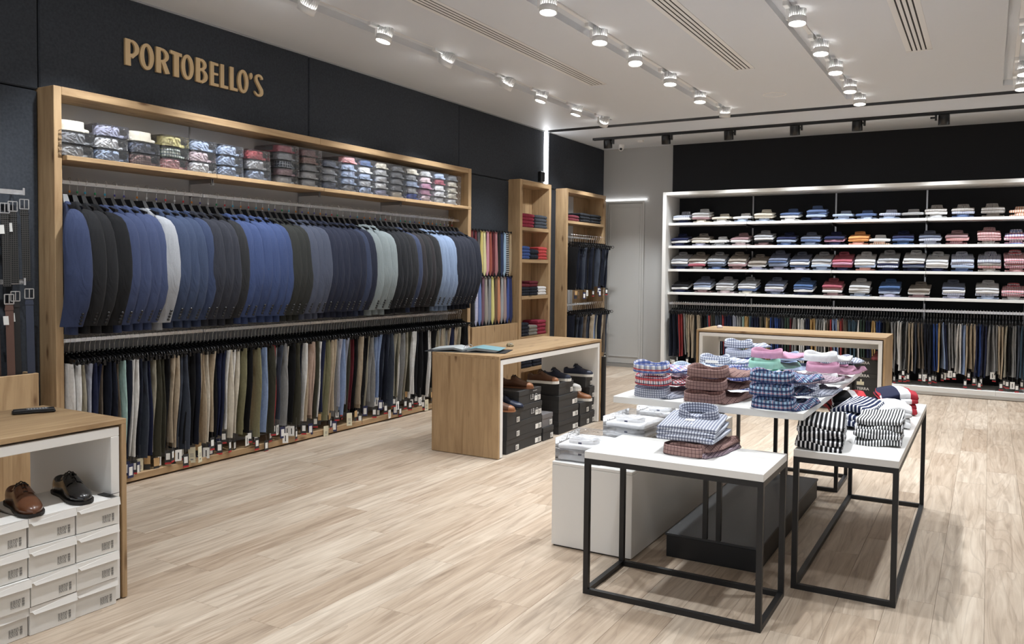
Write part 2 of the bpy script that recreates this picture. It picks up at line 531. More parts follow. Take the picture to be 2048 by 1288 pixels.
rows = (
    (0, ((1.2, WL), (2.3, WL), (3.35, WL), (4.41, WL), (5.27, (-0.2, -0.2, -1)), (6.15, WL), (7.22, WL), (7.95, (-0.25, -0.2, -1)), (8.83, (-0.25, -0.15, -1)), (9.62, (-0.6, 0.5, -0.9)))),
    (1, ((1.2, DN), (2.8, DN), (4.2, DN), (5.23, DN), (6.12, DN), (6.88, (0.1, -0.2, -1)), (7.80, DN), (8.76, DN), (9.72, (-0.1, 0.25, -1)))),
    (2, ((1.2, DN), (2.8, DN), (4.3, (0.1, 0.1, -1)), (5.3, (-0.1, -0.15, -1)), (6.32, DN), (7.29, DN), (8.05, DN), (8.95, DN), (9.66, (0, -0.1, -1)))),
    (3, ((2.8, DN), (4.6, DN), (6.4, DN), (7.6, DN), (8.9, DN), (9.60, DN))))
for ri, lst in rows:
    for k, (y, aim) in enumerate(lst):
        lab = 'white spotlight, %s from the black ceiling line, on the track %s' % (od(len(lst)-k), rails[ri])
        spot(TRX[ri], y, aim, lab, 'white track spotlights', SPOT_W)

# black track with black spots before the back cabinet
bt = part('track_rail', MB().box(-5.075, XR-0.2, 11.075, 11.145, ZC-0.03, ZC), BLACKM)
tag(bt, 'long black light track before the white shelving', 'light track')
BH = MB().lathe([(0.058, 0.0), (0.062, -0.01), (0.062, -0.12), (0.05, -0.122), (0.048, -0.10)], 20, cap=False).lathe([(0.01, 0.0), (0.058, 0.0)], 20).mesh('lamp_body', BLACKP)
BL = MB().lathe([(0.047, -0.1), (0.03, -0.104), (0.001, -0.105)], 16, cap=False).mesh('lens', LENS)
BA = MB().box(-0.012, 0.012, -0.018, 0.018, -0.10, -0.03).box(-0.06, 0.012, -0.014, 0.014, -0.075, -0.055).box(-0.05, 0.06, -0.02, 0.02, -0.034, -0.028).mesh('bracket', BLACKP)
for k, x in enumerate((-4.85, -3.97, -3.09, -2.23, -1.48, -0.52, 0.45, 1.4, 2.3)):
    e = tag(empty('black_spotlight', (x, 11.11, ZC)), 'small black spotlight, %s from the camera dome on the black track' % od(k+1), 'spotlight', 'black track spotlights')
    put('bracket', BA, e, (0.085 if k < 5 else -0.085, 0, 0))
    d = Vector((0.0, 0.62, -1.0)).normalized()
    h = put('lamp_body', BH, e, (0, 0, -0.035)); h.rotation_mode = 'QUATERNION'; h.rotation_quaternion = Vector((0, 0.12, -1)).to_track_quat('-Z', 'Y')
    put('lens', BL, h)
    ld = bpy.data.lights.new('spot_lamp', 'SPOT')
    ld.energy = BLACK_SPOT_W; ld.spot_size = math.radians(80); ld.spot_blend = 0.6; ld.shadow_soft_size = 0.045; ld.color = (0.925, 0.965, 1.0)
    lo = bpy.data.objects.new('spot_lamp', ld); COL.objects.link(lo); lo.parent = e
    lo.location = (0, 0.02, -0.165); lo.rotation_mode = 'QUATERNION'; lo.rotation_quaternion = Vector((0, 0.08, -1)).to_track_quat('-Z', 'Y')

# glowing bars
tag(part('led_bar', MB().cbox(WX-0.02, WX+0.022, 10.205, 10.25, 2.70, ZC, 0.004), LED), 'vertical glowing LED bar on the wall above the narrow oak shelf', 'LED light')
tag(part('led_strip', MB().cbox(-5.40, -4.66, BKY-0.03, BKY-0.012, 2.650, 2.660, 0.002), LED2), 'thin glowing light line above the grey door', 'LED light')

# small ceiling fittings
cd = tag(empty('security_camera', (-4.95, 11.85, ZC)), 'white dome security camera on the ceiling corner', 'camera')
part('base', MB().lathe([(0.052, 0), (0.05, -0.03), (0.042, -0.04)], 18), LAMPW, cd)
part('dome', MB().lathe([(0.042, -0.035), (0.042, -0.055), (0.034, -0.08), (0.016, -0.094), (0.001, -0.096)], 16, cap=False), LAMPW, cd)
part('lens', MB().lathe([(0.02, 0.0), (0.018, 0.008), (0.001, 0.009)], 14), BLACKP, cd, (0.012, -0.033, -0.07), (math.radians(110), 0, 0.35))
tag(part('smoke_detector', MB().lathe([(0.055, 0), (0.055, -0.012), (0.04, -0.022), (0.001, -0.023)], 20, cap=False), LAMPW, None, (-4.54, 11.6, ZC)), 'white disc smoke detector beside the dome camera', 'detector')
sp_ = tag(empty('ceiling_speaker', (-2.07, 9.22, ZC)), 'round flat white ceiling speaker grille', 'speaker')
part('rim', MB().lathe([(0.125, 0), (0.125, -0.004), (0.115, -0.006), (0.112, -0.002)], 32, cap=False), LAMPW, sp_)
part('grille', MB().lathe([(0.113, -0.002), (0.001, -0.0025)], 32, cap=False), CEIL, sp_)
wb = tag(empty('wall_box', (WX, 10.06, 2.745)), 'small black device box beside the LED bar', 'device')
part('casing', MB().cbox(0, 0.06, -0.05, 0.05, 0, 0.14, 0.006), BLACKP, wb)
part('lid', MB().cbox(0.06, 0.066, -0.045, 0.045, 0.01, 0.13, 0.002), BLACKM, wb)

# ================================================================== furniture
class Thing:
    """an Empty at the base; parts given in world coordinates"""
    def __init__(self, name, base, label, cat, group=None):
        self.e = tag(empty(name, base), label, cat, group); self.b = base
    def p(self, name, mb, mat):
        return part(name, mb.xf(T(-self.b[0], -self.b[1], -self.b[2])), mat, self.e)

BI = -5.505           # inside back face of the oak cabinets
# long oak cabinet
c = Thing('oak_wall_cabinet', (FX, 3.139, 0), 'long oak framed wall cabinet under the wooden lettering', 'cabinet')
c.p('side_post', MB().cbox(-5.6, FX, 3.139, 3.192, 0, 2.70), OAKZ)
c.p('side_post', MB().cbox(-5.6, FX, 8.013, 8.078, 0, 2.70), OAKZ)
c.p('top_board', MB().cbox(-5.6, FX, 3.192, 5.58, 2.645, 2.70), OAKY)
c.p('top_board', MB().cbox(-5.6, FX, 5.58, 8.013, 2.645, 2.70), OAKY)
c.p('plinth', MB().cbox(-5.6, FX, 3.192, 8.013, 0.012, 0.062), OAKY)
js = (3.194, 4.395, 5.58, 6.765, 8.011)
for a, b in zip(js, js[1:]):
    c.p('back_panel', MB().cbox(-5.6, BI, a+0.003, b-0.003, 0.062, 2.645, 0.002), GREYBACK)
    c.p('shelf', MB().cbox(BI, -5.187, a+0.001, b-0.001, 2.224, 2.256, 0.003), OAKY)
for y in js[1:4]:
    u = c.p('upright', MB().box(BI, BI+0.006, y-0.006, y+0.006, 0.1, 2.64), STEEL)
    c.p('shelf_bracket', MB().box(BI, -5.24, y-0.005, y+0.005, 2.19, 2.223).box(-5.25, -5.24, y-0.01, y+0.01, 2.175, 2.223), STEEL)
for z, nm in ((2.082, 'hanging_rail'), (1.022, 'hanging_rail')):
    for a, b in zip(js, js[1:]):
        c.p(nm, MB().cbox(-5.372, -5.348, a+0.004, b-0.004, z, z+0.028, 0.002), CHROME)
    for y in js[1:4]:
        c.p('rail_bracket', MB().box(BI, -5.372, y-0.006, y+0.006, z+0.002, z+0.02), STEEL)

# narrow oak shelf unit
c = Thing('oak_shelf_tower', (FX, 9.23, 0), 'narrow oak shelf unit of folded sweaters under the LED bar', 'shelf')
c.p('side_panel', MB().cbox(-5.6, FX, 9.23, 9.295, 0, 2.70), OAKZ)
c.p('side_panel', MB().cbox(-5.6, FX, 10.036, 10.094, 0, 2.70), OAKZ)
c.p('top_board', MB().cbox(-5.6, FX, 9.295, 10.036, 2.635, 2.70), OAKY)
c.p('back_panel', MB().cbox(-5.6, BI, 9.295, 9.665, 0, 2.635), OAKZ)
c.p('back_panel', MB().cbox(-5.6, BI, 9.667, 10.036, 0, 2.635), OAKZ)
T1Z = (2.09, 1.672, 1.193, 0.66, 0.24)
for z in T1Z:
    c.p('shelf', MB().cbox(BI, FX-0.004, 9.295, 10.036, z-0.046, z), OAKY)

# oak unit with two rails
c = Thing('oak_rail_unit', (FX, 10.573, 0), 'oak unit with two rails of jeans beside the grey door', 'cabinet')
c.p('side_panel', MB().cbox(-5.6, FX, 10.573, 10.623, 0, 2.70), OAKZ)
c.p('side_panel', MB().cbox(-5.6, FX, 11.878, 11.951, 0, 2.70), OAKZ)
c.p('top_board', MB().cbox(-5.6, FX, 10.623, 11.878, 2.645, 2.70), OAKY)
c.p('back_panel', MB().cbox(-5.6, BI, 10.623, 11.35, 0.1, 2.645), GREYBACK)
c.p('back_panel', MB().cbox(-5.6, BI, 11.352, 11.878, 0.1, 2.645), OAKZ)
c.p('shelf', MB().cbox(BI, FX, 10.623, 11.878, 2.205, 2.245), OAKY)
c.p('plinth', MB().cbox(-5.6, FX, 10.623, 11.878, 0, 0.1), OAKY)
for z in (2.005, 1.01):
    c.p('hanging_rail', MB().cbox(-5.372, -5.348, 10.63, 11.87, z, z+0.028, 0.002), CHROME)
    for y in (10.64, 11.25, 11.85):
        c.p('rail_bracket', MB().box(BI, -5.372, y-0.006, y+0.006, z+0.004, z+0.02), STEEL)

# open-topped oak panels below ties and belts
for nm, y0, y1, lab in (('ties', 8.14, 9.228, 'low oak panel box below the hanging neckties'), ('belts', 0.95, 3.035, 'low oak panel box below the hanging belts')):
    c = Thing('oak_panel_box', (-5.25, y0, 0), lab, 'panel box', 'low oak panel boxes on the wall')
    n = 2 if nm == 'ties' else 3
    for k in range(n):
        a, b = y0+(y1-y0)*k/n, y0+(y1-y0)*(k+1)/n
        c.p('front_panel', MB().cbox(-5.272, -5.25, a+0.0005, b-0.0005, 0, 0.852), OAKZ)
    c.p('side_panel', MB().cbox(-5.404, -5.273, y0, y0+0.02, 0, 0.852), OAKZ)
    c.p('side_panel', MB().cbox(-5.404, -5.273, y1-0.02, y1, 0, 0.852), OAKZ)

# white shelving on the back wall
SX = (-4.131, -2.98, -1.84, -0.706, 0.43, 1.57, 2.70)
SZ = (2.245, 1.909, 1.567, 1.226)
c = Thing('white_wall_shelving', (-4.188, CABY, 0), 'wide white framed shelving along the black back wall', 'shelving')
c.p('side_panel', MB().cbox(-4.188, -4.133, CABY, BKY-0.013, 0, 2.69), WHITE)
c.p('side_panel', MB().cbox(2.702, 2.757, CABY, BKY-0.013, 0, 2.69), WHITE)
c.p('top_board', MB().cbox(-4.133, 2.702, CABY, BKY-0.013, 2.643, 2.69), WHITE)
GREYW = plain('warm_grey_laminate', (186, 182, 176), 0.5)
for a, b in zip((-4.133, -1.84, 0.10, 2.70), (-1.84, 0.10, 2.70)):
    c.p('plinth', MB().cbox(a, b-0.001, CABY+0.012, BKY-0.013, 0.05, 0.105), WHITE)
c.p('kick_board', MB().cbox(-4.133, 2.70, CABY+0.002, CABY+0.05, 0.006, 0.05), GREYW)
for z in SZ:
    for a, b in zip(SX, SX[1:]):
        c.p('shelf', MB().cbox(a+0.002, b-0.002, 11.735, 12.19, z-0.036, z, 0.002), WHITE)
for x in SX[1:6]:
    c.p('upright', MB().box(x-0.046, x-0.026, BKY-0.03, BKY-0.013, 0.11, 2.64), STEEL)
    for z in SZ:
        c.p('shelf_bracket', MB().box(x-0.014, x-0.004, 11.76, 12.22, z-0.075, z-0.037), BLACKM)
for a, b in zip(SX, SX[1:]):
    c.p('hanging_rail', MB().cbox(a+0.004, b-0.004, 11.812, 11.836, 1.04, 1.074, 0.002), CHROME)
for x in SX[1:6]:
    c.p('rail_bracket', MB().box(x-0.008, x+0.008, 11.836, 12.22, 1.045, 1.07), STEEL)

# oak counters with white liners: length along local X, front towards local -Y
def counter(base, rz, L, D, label):
    e = tag(empty('oak_counter', base, rz), label, 'counter', 'oak display counters with white liners')
    H = 0.84; t = 0.024; g = 0.010
    part('top_board', MB().cbox(0, L, 0, D, H-t, H, 0.0015), OAKX, e)
    for a, b in ((0, t), (L-t, L)):
        part('side_panel', MB().cbox(a, b, 0, D, 0.004, H-t, 0.0015), OAKZ, e)
    part('liner_top', MB().cbox(t+g, L-t-g, 0.004, D-0.01, H-t-g-0.042, H-t-g, 0.002), WHITE, e)
    for a, b in ((t+g, t+g+0.042), (L-t-g-0.042, L-t-g)):
        part('liner_side', MB().cbox(a, b, 0.004, D-0.01, 0.006, H-t-g-0.042, 0.002), WHITE, e)
    part('apron', MB().cbox(t+g+0.042, L-t-g-0.042, D-0.06, D-0.02, H-0.19, H-t-g-0.042, 0.002), WHITE, e)
    return e
counter((-3.403, 5.680, 0), PI/2, 2.03, 0.66, 'oak counter over black shoe boxes in the middle of the floor')
counter((-3.442, 0.345, 0), PI/2, 2.047, 0.66, 'oak counter over white shoe boxes at the left edge')
counter((-3.045, 9.712, 0), 0, 2.095, 0.76, 'oak counter before the white shelving along the back wall')

# steel-framed tables
def frame_table(x0, x1, y0, y1, zt, label):
    b = 0.025
    t = Thing('frame_table', (x0, y0, 0), label, 'table', 'white topped tables on black frames')
    t.p('tabletop', MB().cbox(x0, x1, y0, y1, zt-0.034, zt, 0.0015), WHITE)
    z1 = zt-0.034
    for x in (x0+b/2, x1-b/2):
        for y in (y0+b/2, y1-b/2):
            t.p('leg', MB().bar((x, y, 0), (x, y, z1), b), BLACKM)
        for z, nm in ((b/2, 'floor_rail'), (z1-b/2, 'top_rail')):
            t.p(nm, MB().bar((x, y0+b, z), (x, y1-b, z), b), BLACKM)
    for y in (y0+b/2, y1-b/2):
        for z, nm in ((b/2, 'floor_rail'), (z1-b/2, 'top_rail')):
            t.p(nm, MB().bar((x0+b, y, z), (x1-b, y, z), b), BLACKM)
frame_table(-1.645, -0.808, 3.545, 4.012, 0.686, 'short white topped table at the front with checked shirts')
frame_table(-0.803, -0.336, 4.137, 6.03, 0.684, 'long white topped table of striped polo shirts at right')
frame_table(-1.720, -0.885, 6.11, 6.60, 0.686, 'white topped table half hidden behind the collared shirts')

t = Thing('pedestal_table', (-1.225, 5.08, 0), 'raised white table of collared shirts on a black base', 'table')
t.p('tabletop', MB().cbox(-1.71, -0.742, 4.035, 6.09, 0.846, 0.88, 0.0015), WHITE)
for x in (-1.268, -1.196):
    for y in (4.257, 5.898):
        t.p('post', MB().bar((x, y, 0.131), (x, y, 0.82), 0.024), BLACKM)
t.p('under_frame', MB().box(-1.30, -1.16, 4.2, 5.95, 0.82, 0.846), BLACKM)
t.p('base_box', MB().cbox(-1.478, -0.986, 4.25, 5.905, 0, 0.117, 0.002), BLACKM)
t.p('base_lid', MB().cbox(-1.484, -0.98, 4.244, 5.911, 0.117, 0.131, 0.002), BLACKBOARD)

t = Thing('display_plinth', (-1.85, 5.06, 0), 'low white plinth carrying boxed shirts left of the front table', 'plinth')
t.p('body', MB().cbox(-2.09, -1.612, 4.078, 6.05, 0.008, 0.458, 0.002), WHITE)
t.p('lid', MB().cbox(-2.09, -1.612, 4.078, 6.05, 0.459, 0.476, 0.002), WHITE)
t.p('toe_gap', MB().box(-2.08, -1.622, 4.088, 6.04, 0.0, 0.008), BLACKM)

# ------------------------------------------------------------------ wooden lettering
def letter_mesh(polys, width, depth=0.018):
    cu = bpy.data.curves.new('letter', 'CURVE')
    cu.dimensions = '2D'; cu.fill_mode = 'BOTH'; cu.extrude = depth/2
    for pts in polys:
        s = cu.splines.new('POLY'); s.points.add(len(pts)-1)
        for i, (x, y) in enumerate(pts):
            s.points[i].co = (x*width, y*0.188, 0, 1)
        s.use_cyclic_u = True
    tmp = bpy.data.objects.new('tmp', cu); COL.objects.link(tmp)
    bpy.context.view_layer.update()
    me = bpy.data.meshes.new_from_object(tmp.evaluated_get(bpy.context.evaluated_depsgraph_get()))
    bpy.data.objects.remove(tmp); bpy.data.curves.remove(cu)
    me.materials.clear(); me.materials.append(plain('birch_ply_lettering', (196, 168, 126), 0.5))
    return me
def arc(cx, cy, rx, ry, a0, a1, n=14):
    return [(cx+rx*math.cos(math.radians(a0+(a1-a0)*i/n)), cy+ry*math.sin(math.radians(a0+(a1-a0)*i/n))) for i in range(n+1)]
def rotell(cx, cy, rx, ry, tilt, n=26):
    t = math.radians(tilt); o = []
    for i in range(n):
        a = 2*PI*i/n; x, y = rx*math.cos(a), ry*math.sin(a)
        o.append((cx+x*math.cos(t)-y*math.sin(t)*0.6, cy+(x*math.sin(t)+y*math.cos(t))))
    return o
LP = [[(0, 0), (.4, 0), (.38, .34), (.54, .29)] + arc(.42, .68, .58, .32, -55, 82) + [(.42, .985), (.35, 1.0), (0, 1.0)], arc(.42, .68, .27, .225, -70, 90, 10) + [(.36, .88), (.36, .46)]]
LO = [rotell(.5, .5, .5, .51, 0), rotell(.5, .5, .2, .385, 12)]
LR = [[(0, 0), (.36, 0), (.36, .46), (.66, 0.0), (1.0, .05), (.68, .47)] + arc(.4, .71, .53, .28, -35, 82) + [(.40, .985), (.33, 1.0), (0, 1.0)], arc(.40, .71, .25, .19, -70, 90, 10) + [(.33, .88), (.33, .52)]]
LT = [[(.3, 0), (.74, 0), (.74, .85), (1, .84), (1, .97), (0, 1.02), (0, .89), (.3, .86)]]
LB = [[(0, 0.02), (.38, 0), (.44, .03), (.52, -.02)] + arc(.42, .29, .58, .29, -62, 62) + arc(.42, .76, .48, .24, -50, 82) + [(.4, .985), (.33, 1.0), (0, 1.0)],
      arc(.42, .30, .28, .20, -80, 80, 8) + [(.36, .49), (.36, .10)], arc(.40, .75, .23, .145, -80, 80, 8) + [(.36, .89), (.36, .60)]]
LE = [[(0, 0), (1, 0), (1, .12), (.44, .12), (.44, .47), (.95, .47), (.95, .56), (.44, .56), (.44, .88), (.98, .87), (.98, .98), (0, 1)]]
LL = [[(0, 0), (1, 0), (1, .12), (.46, .13), (.46, 1), (0, 1)]]
LQ = [arc(.5, .84, .48, .13, -60, 240, 12) + [(.35, .66), (.62, .70)]]
sup = arc(.55, .80, .40, .20, 20, 180, 8)
LS = [[(.95, .80), (.80, .78)] + arc(.56, .80, .2, .095, 0, 180, 6) + [(.44, .70), (.70, .52), (.95, .36)] + arc(.52, .22, .48, .22, 10, -180, 10) + [(.12, .20)] + arc(.44, .20, .2, .10, -180, 0, 6)[1:] + [(.62, .28), (.45, .42), (.12, .66), (.10, .78)] + arc(.54, .79, .44, .21, 175, 10, 9)]
sign = tag(empty('wooden_lettering', (WX, 3.751, 2.98)), 'raised pale wooden letters on the charcoal wall above the cabinet', 'sign')
for nm, polys, a, b in (('letter_p', LP, 3.755, 3.868), ('letter_o', LO, 3.873, 3.99), ('letter_r', LR, 4.008, 4.126), ('letter_t', LT, 4.131, 4.234), ('letter_o', LO, 4.228, 4.342), ('letter_b', LB, 4.362, 4.474), ('letter_e', LE, 4.498, 4.580), ('letter_l', LL, 4.599, 4.676), ('letter_l', LL, 4.695, 4.774), ('letter_o', LO, 4.774, 4.888), ('apostrophe', LQ, 4.898, 4.933), ('letter_s', LS, 4.949, 5.05)):
    me = letter_mesh(polys, b-a)
    put(nm, me, sign, (0.012, a-3.751, 0), (PI/2, 0, PI/2))

# ================================================================== garments: dyes
FAB = {  # trousers
 'W': ('white', (232, 230, 226)), 'C': ('cream', (222, 212, 192)), 'B': ('beige', (190, 170, 142)), 'E': ('stone', (168, 160, 138)),
 'K': ('black', (24, 24, 27)), 'N': ('navy', (34, 40, 74)), 'D': ('dark indigo', (28, 33, 50)), 'S': ('slate', (66, 74, 90)),
 'V': ('lavender grey', (168, 172, 190)), 'P': ('taupe', (112, 98, 84)), 'O': ('dark olive', (68, 66, 52)), 'L': ('khaki green', (132, 128, 92)),
 'M': ('mint', (164, 204, 196)), 'A': ('salmon', (226, 128, 100)), 'Y': ('tan', (206, 164, 96)), 'R': ('red', (188, 58, 60)),
 'U': ('light blue', (136, 160, 204)), 'G': ('grey', (142, 142, 142)), 'H': ('rose beige', (190, 160, 142)), 'Q': ('burgundy', (112, 36, 46)),
 'T': ('teal blue', (62, 92, 112)), 'F': ('bottle green', (54, 78, 64)), 'I': ('royal blue', (40, 74, 150))}
def dye(code):
    n, c = FAB[code]
    return fabric('trouser_' + n.replace(' ', '_'), c)

JC = {'blue': (66, 80, 124), 'charcoal': (44, 45, 49), 'black': (31, 32, 36), 'silver grey': (176, 180, 188), 'steel blue': (60, 76, 112), 'dark slate': (52, 55, 68),
      'denim blue': (56, 72, 112), 'bright blue': (62, 82, 136), 'dark olive grey': (52, 54, 52), 'slate blue': (86, 94, 118), 'navy': (44, 50, 74), 'dusk blue': (62, 74, 108),
      'pale teal grey': (156, 170, 174), 'black check': (36, 38, 44), 'sky blue': (136, 160, 198), 'midnight': (36, 40, 56), 'brown charcoal': (52, 48, 52)}

# ------------------------------------------------------------------ jackets on the upper rail
def ell(c, a, b, ang, n=14, ex=2.4):
    d = (math.sin(ang), math.cos(ang)); p = (math.cos(ang), -math.sin(ang)); o = []
    for k in range(n):
        t = 2*PI*k/n; ct, st = math.cos(t), math.sin(t)
        ct = math.copysign(abs(ct)**(2/ex), ct); st = math.copysign(abs(st)**(2/ex), st)
        o.append((c[0]+d[0]*a*ct+p[0]*b*st, c[1]+d[1]*a*ct+p[1]*b*st, c[2]))
    return o

def jacket_meshes(seed):
    r = random.Random(seed)
    ph = r.uniform(0, 6); ew = r.uniform(-.008, .008)
    body = MB()
    rings = []
    for z, x0, x1, b in ((-.145, .055, .095, .016), (-.155, .0, .125, .022), (-.18, -.06, .165, .026), (-.215, -.11, .205, .03), (-.25, -.12, .235, .032), (-.34, -.12, .235, .034), (-.5, -.12, .225, .034), (-.7, -.12, .22, .034), (-.9, -.12, .23, .036), (-1.02, -.12, .235, .037)):
        rings.append(ell(((x0+x1)/2, 0.004*math.sin(ph+z*7), z), b, (x1-x0)/2, 0.0, 16, 2.6))
    body.loft(rings)
    psi = math.radians(30)
    def sleeve(sx, psi):
        rings = []
        for i, (x, z, a, b) in enumerate(((.19, -.200, .014, .014), (.215, -.213, .032, .024), (.240, -.235, .048, .03), (.260, -.275, .062, .032), (.276, -.34, .074, .033), (.288, -.43, .082, .033), (.296, -.53, .085, .032), (.300, -.63, .085, .031), (.291, -.73, .081, .03), (.268, -.83, .077, .029), (.244, -.905, .073, .028), (.226, -.966, .070, .027))):
            w = 0.004*math.sin(ph*2+i*1.3); x += ew*math.sin(PI*i/11)
            rings.append(ell((sx*x+w*0.6, 0.006*math.sin(ph+i*0.8)-0.018*max(0, i-6)/5, z), a*(1+w*4), b, psi+0.07*math.sin(ph+i*0.7), 16, 2.3))
        if sx < 0:
            rings = [[(p[0]*0.45-0.02, p[1]*0.55, p[2]) for p in rg] for rg in rings]
        return MB().loft(rings)
    s1 = sleeve(1, psi)
    s2 = sleeve(-1, -0.1)
    col = MB()
    col.loft([[(.03+.05*math.cos(t), .022*math.sin(t), -.142-.012*math.cos(t)) for t in (0, .8, 1.6, 2.4, PI, 3.9, 4.7, 5.5)], [(.035+.085*math.cos(t), .032*math.sin(t), -.168-.02*math.cos(t)) for t in (0, .8, 1.6, 2.4, PI, 3.9, 4.7, 5.5)]], cap=False)
    bt = MB()
    d = (math.sin(psi), math.cos(psi)); p = (math.cos(psi), -math.sin(psi))
    for k in range(4):
        z = -.944+0.021*k
        cx, cy = .232+d[0]*.050+p[0]*.0245+0.007*k, d[1]*.050+p[1]*.0245-0.016+0.003*k
        bt.join(MB().lathe([(0.0095, 0), (0.0095, 0.004), (0.001, 0.005)], 8), T(cx, cy, z) @ Matrix.Rotation(-psi, 4, 'Z') @ Matrix.Rotation(PI/2, 4, 'Y'))
    return [m.mesh(n, MATS['black_plastic']) for m, n in ((body, 'torso'), (s1, 'sleeve'), (s2, 'sleeve'), (col, 'collar'), (bt, 'cuff_buttons'))]
JV = [jacket_meshes(s) for s in range(5)]
DARKBTN = plain('dark_horn_button', (26, 26, 30), 0.35)

hk = MB().tube([(0, 0, -0.098), (0, 0, -0.04), (0.004, 0, -0.026), (0.018, 0, -0.012), (0.021, 0, 0.004), (0.012, 0, 0.018), (-0.002, 0, 0.021), (-0.015, 0, 0.014), (-0.019, 0, 0.002)], 0.0016, 5)
HK_ME = hk.mesh('hook', CHROME)
hw = MB().loft([[(-.05, -.02, -.165), (.105, -.02, -.165), (.105, .02, -.165), (-.05, .02, -.165)], [(-.03, -.014, -.098), (.065, -.014, -.098), (.065, .014, -.098), (-.03, .014, -.098)]], False)
HW_ME = hw.mesh('hanger_head', BLACKP)
sh = MB().loft([[(-.11, -.010, -.20), (-.11, .010, -.20), (-.11, .010, -.185), (-.11, -.010, -.185)], [(0.01, -.014, -.15), (0.01, .014, -.15), (0.01, .014, -.13), (0.01, -.014, -.13)], [(.20, -.012, -.20), (.20, .012, -.20), (.20, .012, -.185), (.20, -.012, -.185)]], False)
SH_ME = sh.mesh('shoulder_bar', BLACKP)
BD_ME = MB().lathe([(0.001, -0.082), (0.0065, -0.079), (0.007, -0.068), (0.001, -0.064)], 8).mesh('size_bead', BLACKP)
BEAD = [plain('bead_'+n, c, 0.4) for n, c in (('red', (214, 60, 66)), ('orange', (226, 138, 50)), ('white', (235, 235, 235)), ('cyan', (70, 180, 214)), ('violet', (86, 80, 160)), ('green', (60, 170, 110)))]

groups = [(3.262, 1, ['blue']), (3.531, 3, ['charcoal', 'charcoal', 'black']), (3.825, 4, ['blue']), (3.929, 1, ['silver grey']), (4.247, 4, ['steel blue', 'steel blue', 'steel blue', 'denim blue']), (4.556, 4, ['dark slate', 'dark slate', 'dark slate', 'charcoal']),
          (5.049, 6, ['bright blue']), (5.26, 3, ['dark olive grey']), (5.509, 3, ['slate blue']), (6.126, 8, ['navy', 'navy', 'navy', 'navy', 'navy', 'navy', 'dusk blue', 'navy']), (6.439, 3, ['pale teal grey']), (6.851, 5, ['black check', 'black check', 'black check', 'charcoal', 'dusk blue']),
          (7.179, 4, ['brown charcoal', 'charcoal', 'brown charcoal', 'charcoal']), (7.511, 4, ['sky blue']), (7.971, 6, ['midnight'])]
RX, RZ0 = -5.36, 2.11
prev = 3.20
ji = 0
JG = 'suit jackets on the upper rail'
for end, n, cl in groups:
    for k in range(n):
        edge = prev+(end-prev)*(k+1)/n
        ji += 1
        yh = max(edge-0.105, 3.262+0.055*(ji-1)) if ji < 6 else edge-0.105
        phi = math.asin(max(-0.5, min(0.5, (edge-0.062-yh)/0.27)))+random.uniform(-0.05, 0.05)
        cn = cl[k % len(cl)]
        m = fabric('suiting_' + cn.replace(' ', '_'), tuple(v*0.88 for v in JC[cn]), 0.85, 0.12, 120)
        lab = '%s suit jacket, %s from the left on the long upper rail' % (cn, od(ji))
        e = tag(empty('suit_jacket', (RX, yh, RZ0+random.uniform(-.006, .004)), phi), lab, 'jacket', JG)
        v = JV[(ji*3) % 5]
        put('torso', v[0], e, mat=m); put('sleeve', v[1], e, mat=m); put('sleeve', v[2], e, mat=m); put('collar', v[3], e, mat=m)
        put('cuff_buttons', v[4], e, mat=DARKBTN)
        h = tag(empty('coat_hanger', (RX, yh, RZ0), phi), 'black hanger with bead holding the %s jacket from the left' % od(ji), 'hanger', 'black coat hangers on the upper rail')
        put('hook', HK_ME, h); put('hanger_head', HW_ME, h); put('shoulder_bar', SH_ME, h); put('size_bead', BD_ME, h, mat=random.choice(BEAD))
    prev = end
NJ = ji

# ------------------------------------------------------------------ trousers on clip hangers
def trouser_mesh(seed, L, w=0.125, th=0.015):
    r = random.Random(seed); rings = []
    ph, sw, tw = r.uniform(0, 6), r.uniform(-0.012, 0.012), r.uniform(-0.35, 0.35)
    rows = 8
    for i in range(rows):
        f = i/(rows-1); z = -f*L
        wd = w*(1-0.22*f+0.03*math.sin(ph+f*6)); t = th*(0.75+0.35*math.sin(PI*min(1, f*1.4+0.1))+0.12*math.sin(ph*2+f*9))
        ang = PI/2 + tw*f
        d = (math.sin(ang), math.cos(ang)); p = (-d[1], d[0]); ring = []
        for k in range(14):
            a = 2*PI*k/14; ct, st = math.cos(a), math.sin(a)
            ct = math.copysign(abs(ct)**0.75, ct)
            tt = t*(1-0.35*math.exp(-(ct*3.2)**2))
            ring.append((d[0]*wd*ct+p[0]*tt*st+0.004*math.sin(ph+f*5), d[1]*wd*ct+p[1]*tt*st+sw*f+0.003*math.sin(ph+f*7), z))
        rings.append(ring)
    return MB().loft(rings)
TV = [trouser_mesh(20+s, L).mesh('trousers', BLACKP) for s, L in enumerate((0.70, 0.66, 0.74, 0.69, 0.72, 0.63, 0.71, 0.68))]
TVB = [trouser_mesh(40+s, L, 0.105, 0.0145).mesh('trousers', BLACKP) for s, L in enumerate((0.58, 0.62, 0.65, 0.60, 0.63, 0.56))]
TVJ = [trouser_mesh(60+s, L, 0.105, 0.02).mesh('trousers', BLACKP) for s, L in enumerate((0.56, 0.60, 0.58, 0.62))]
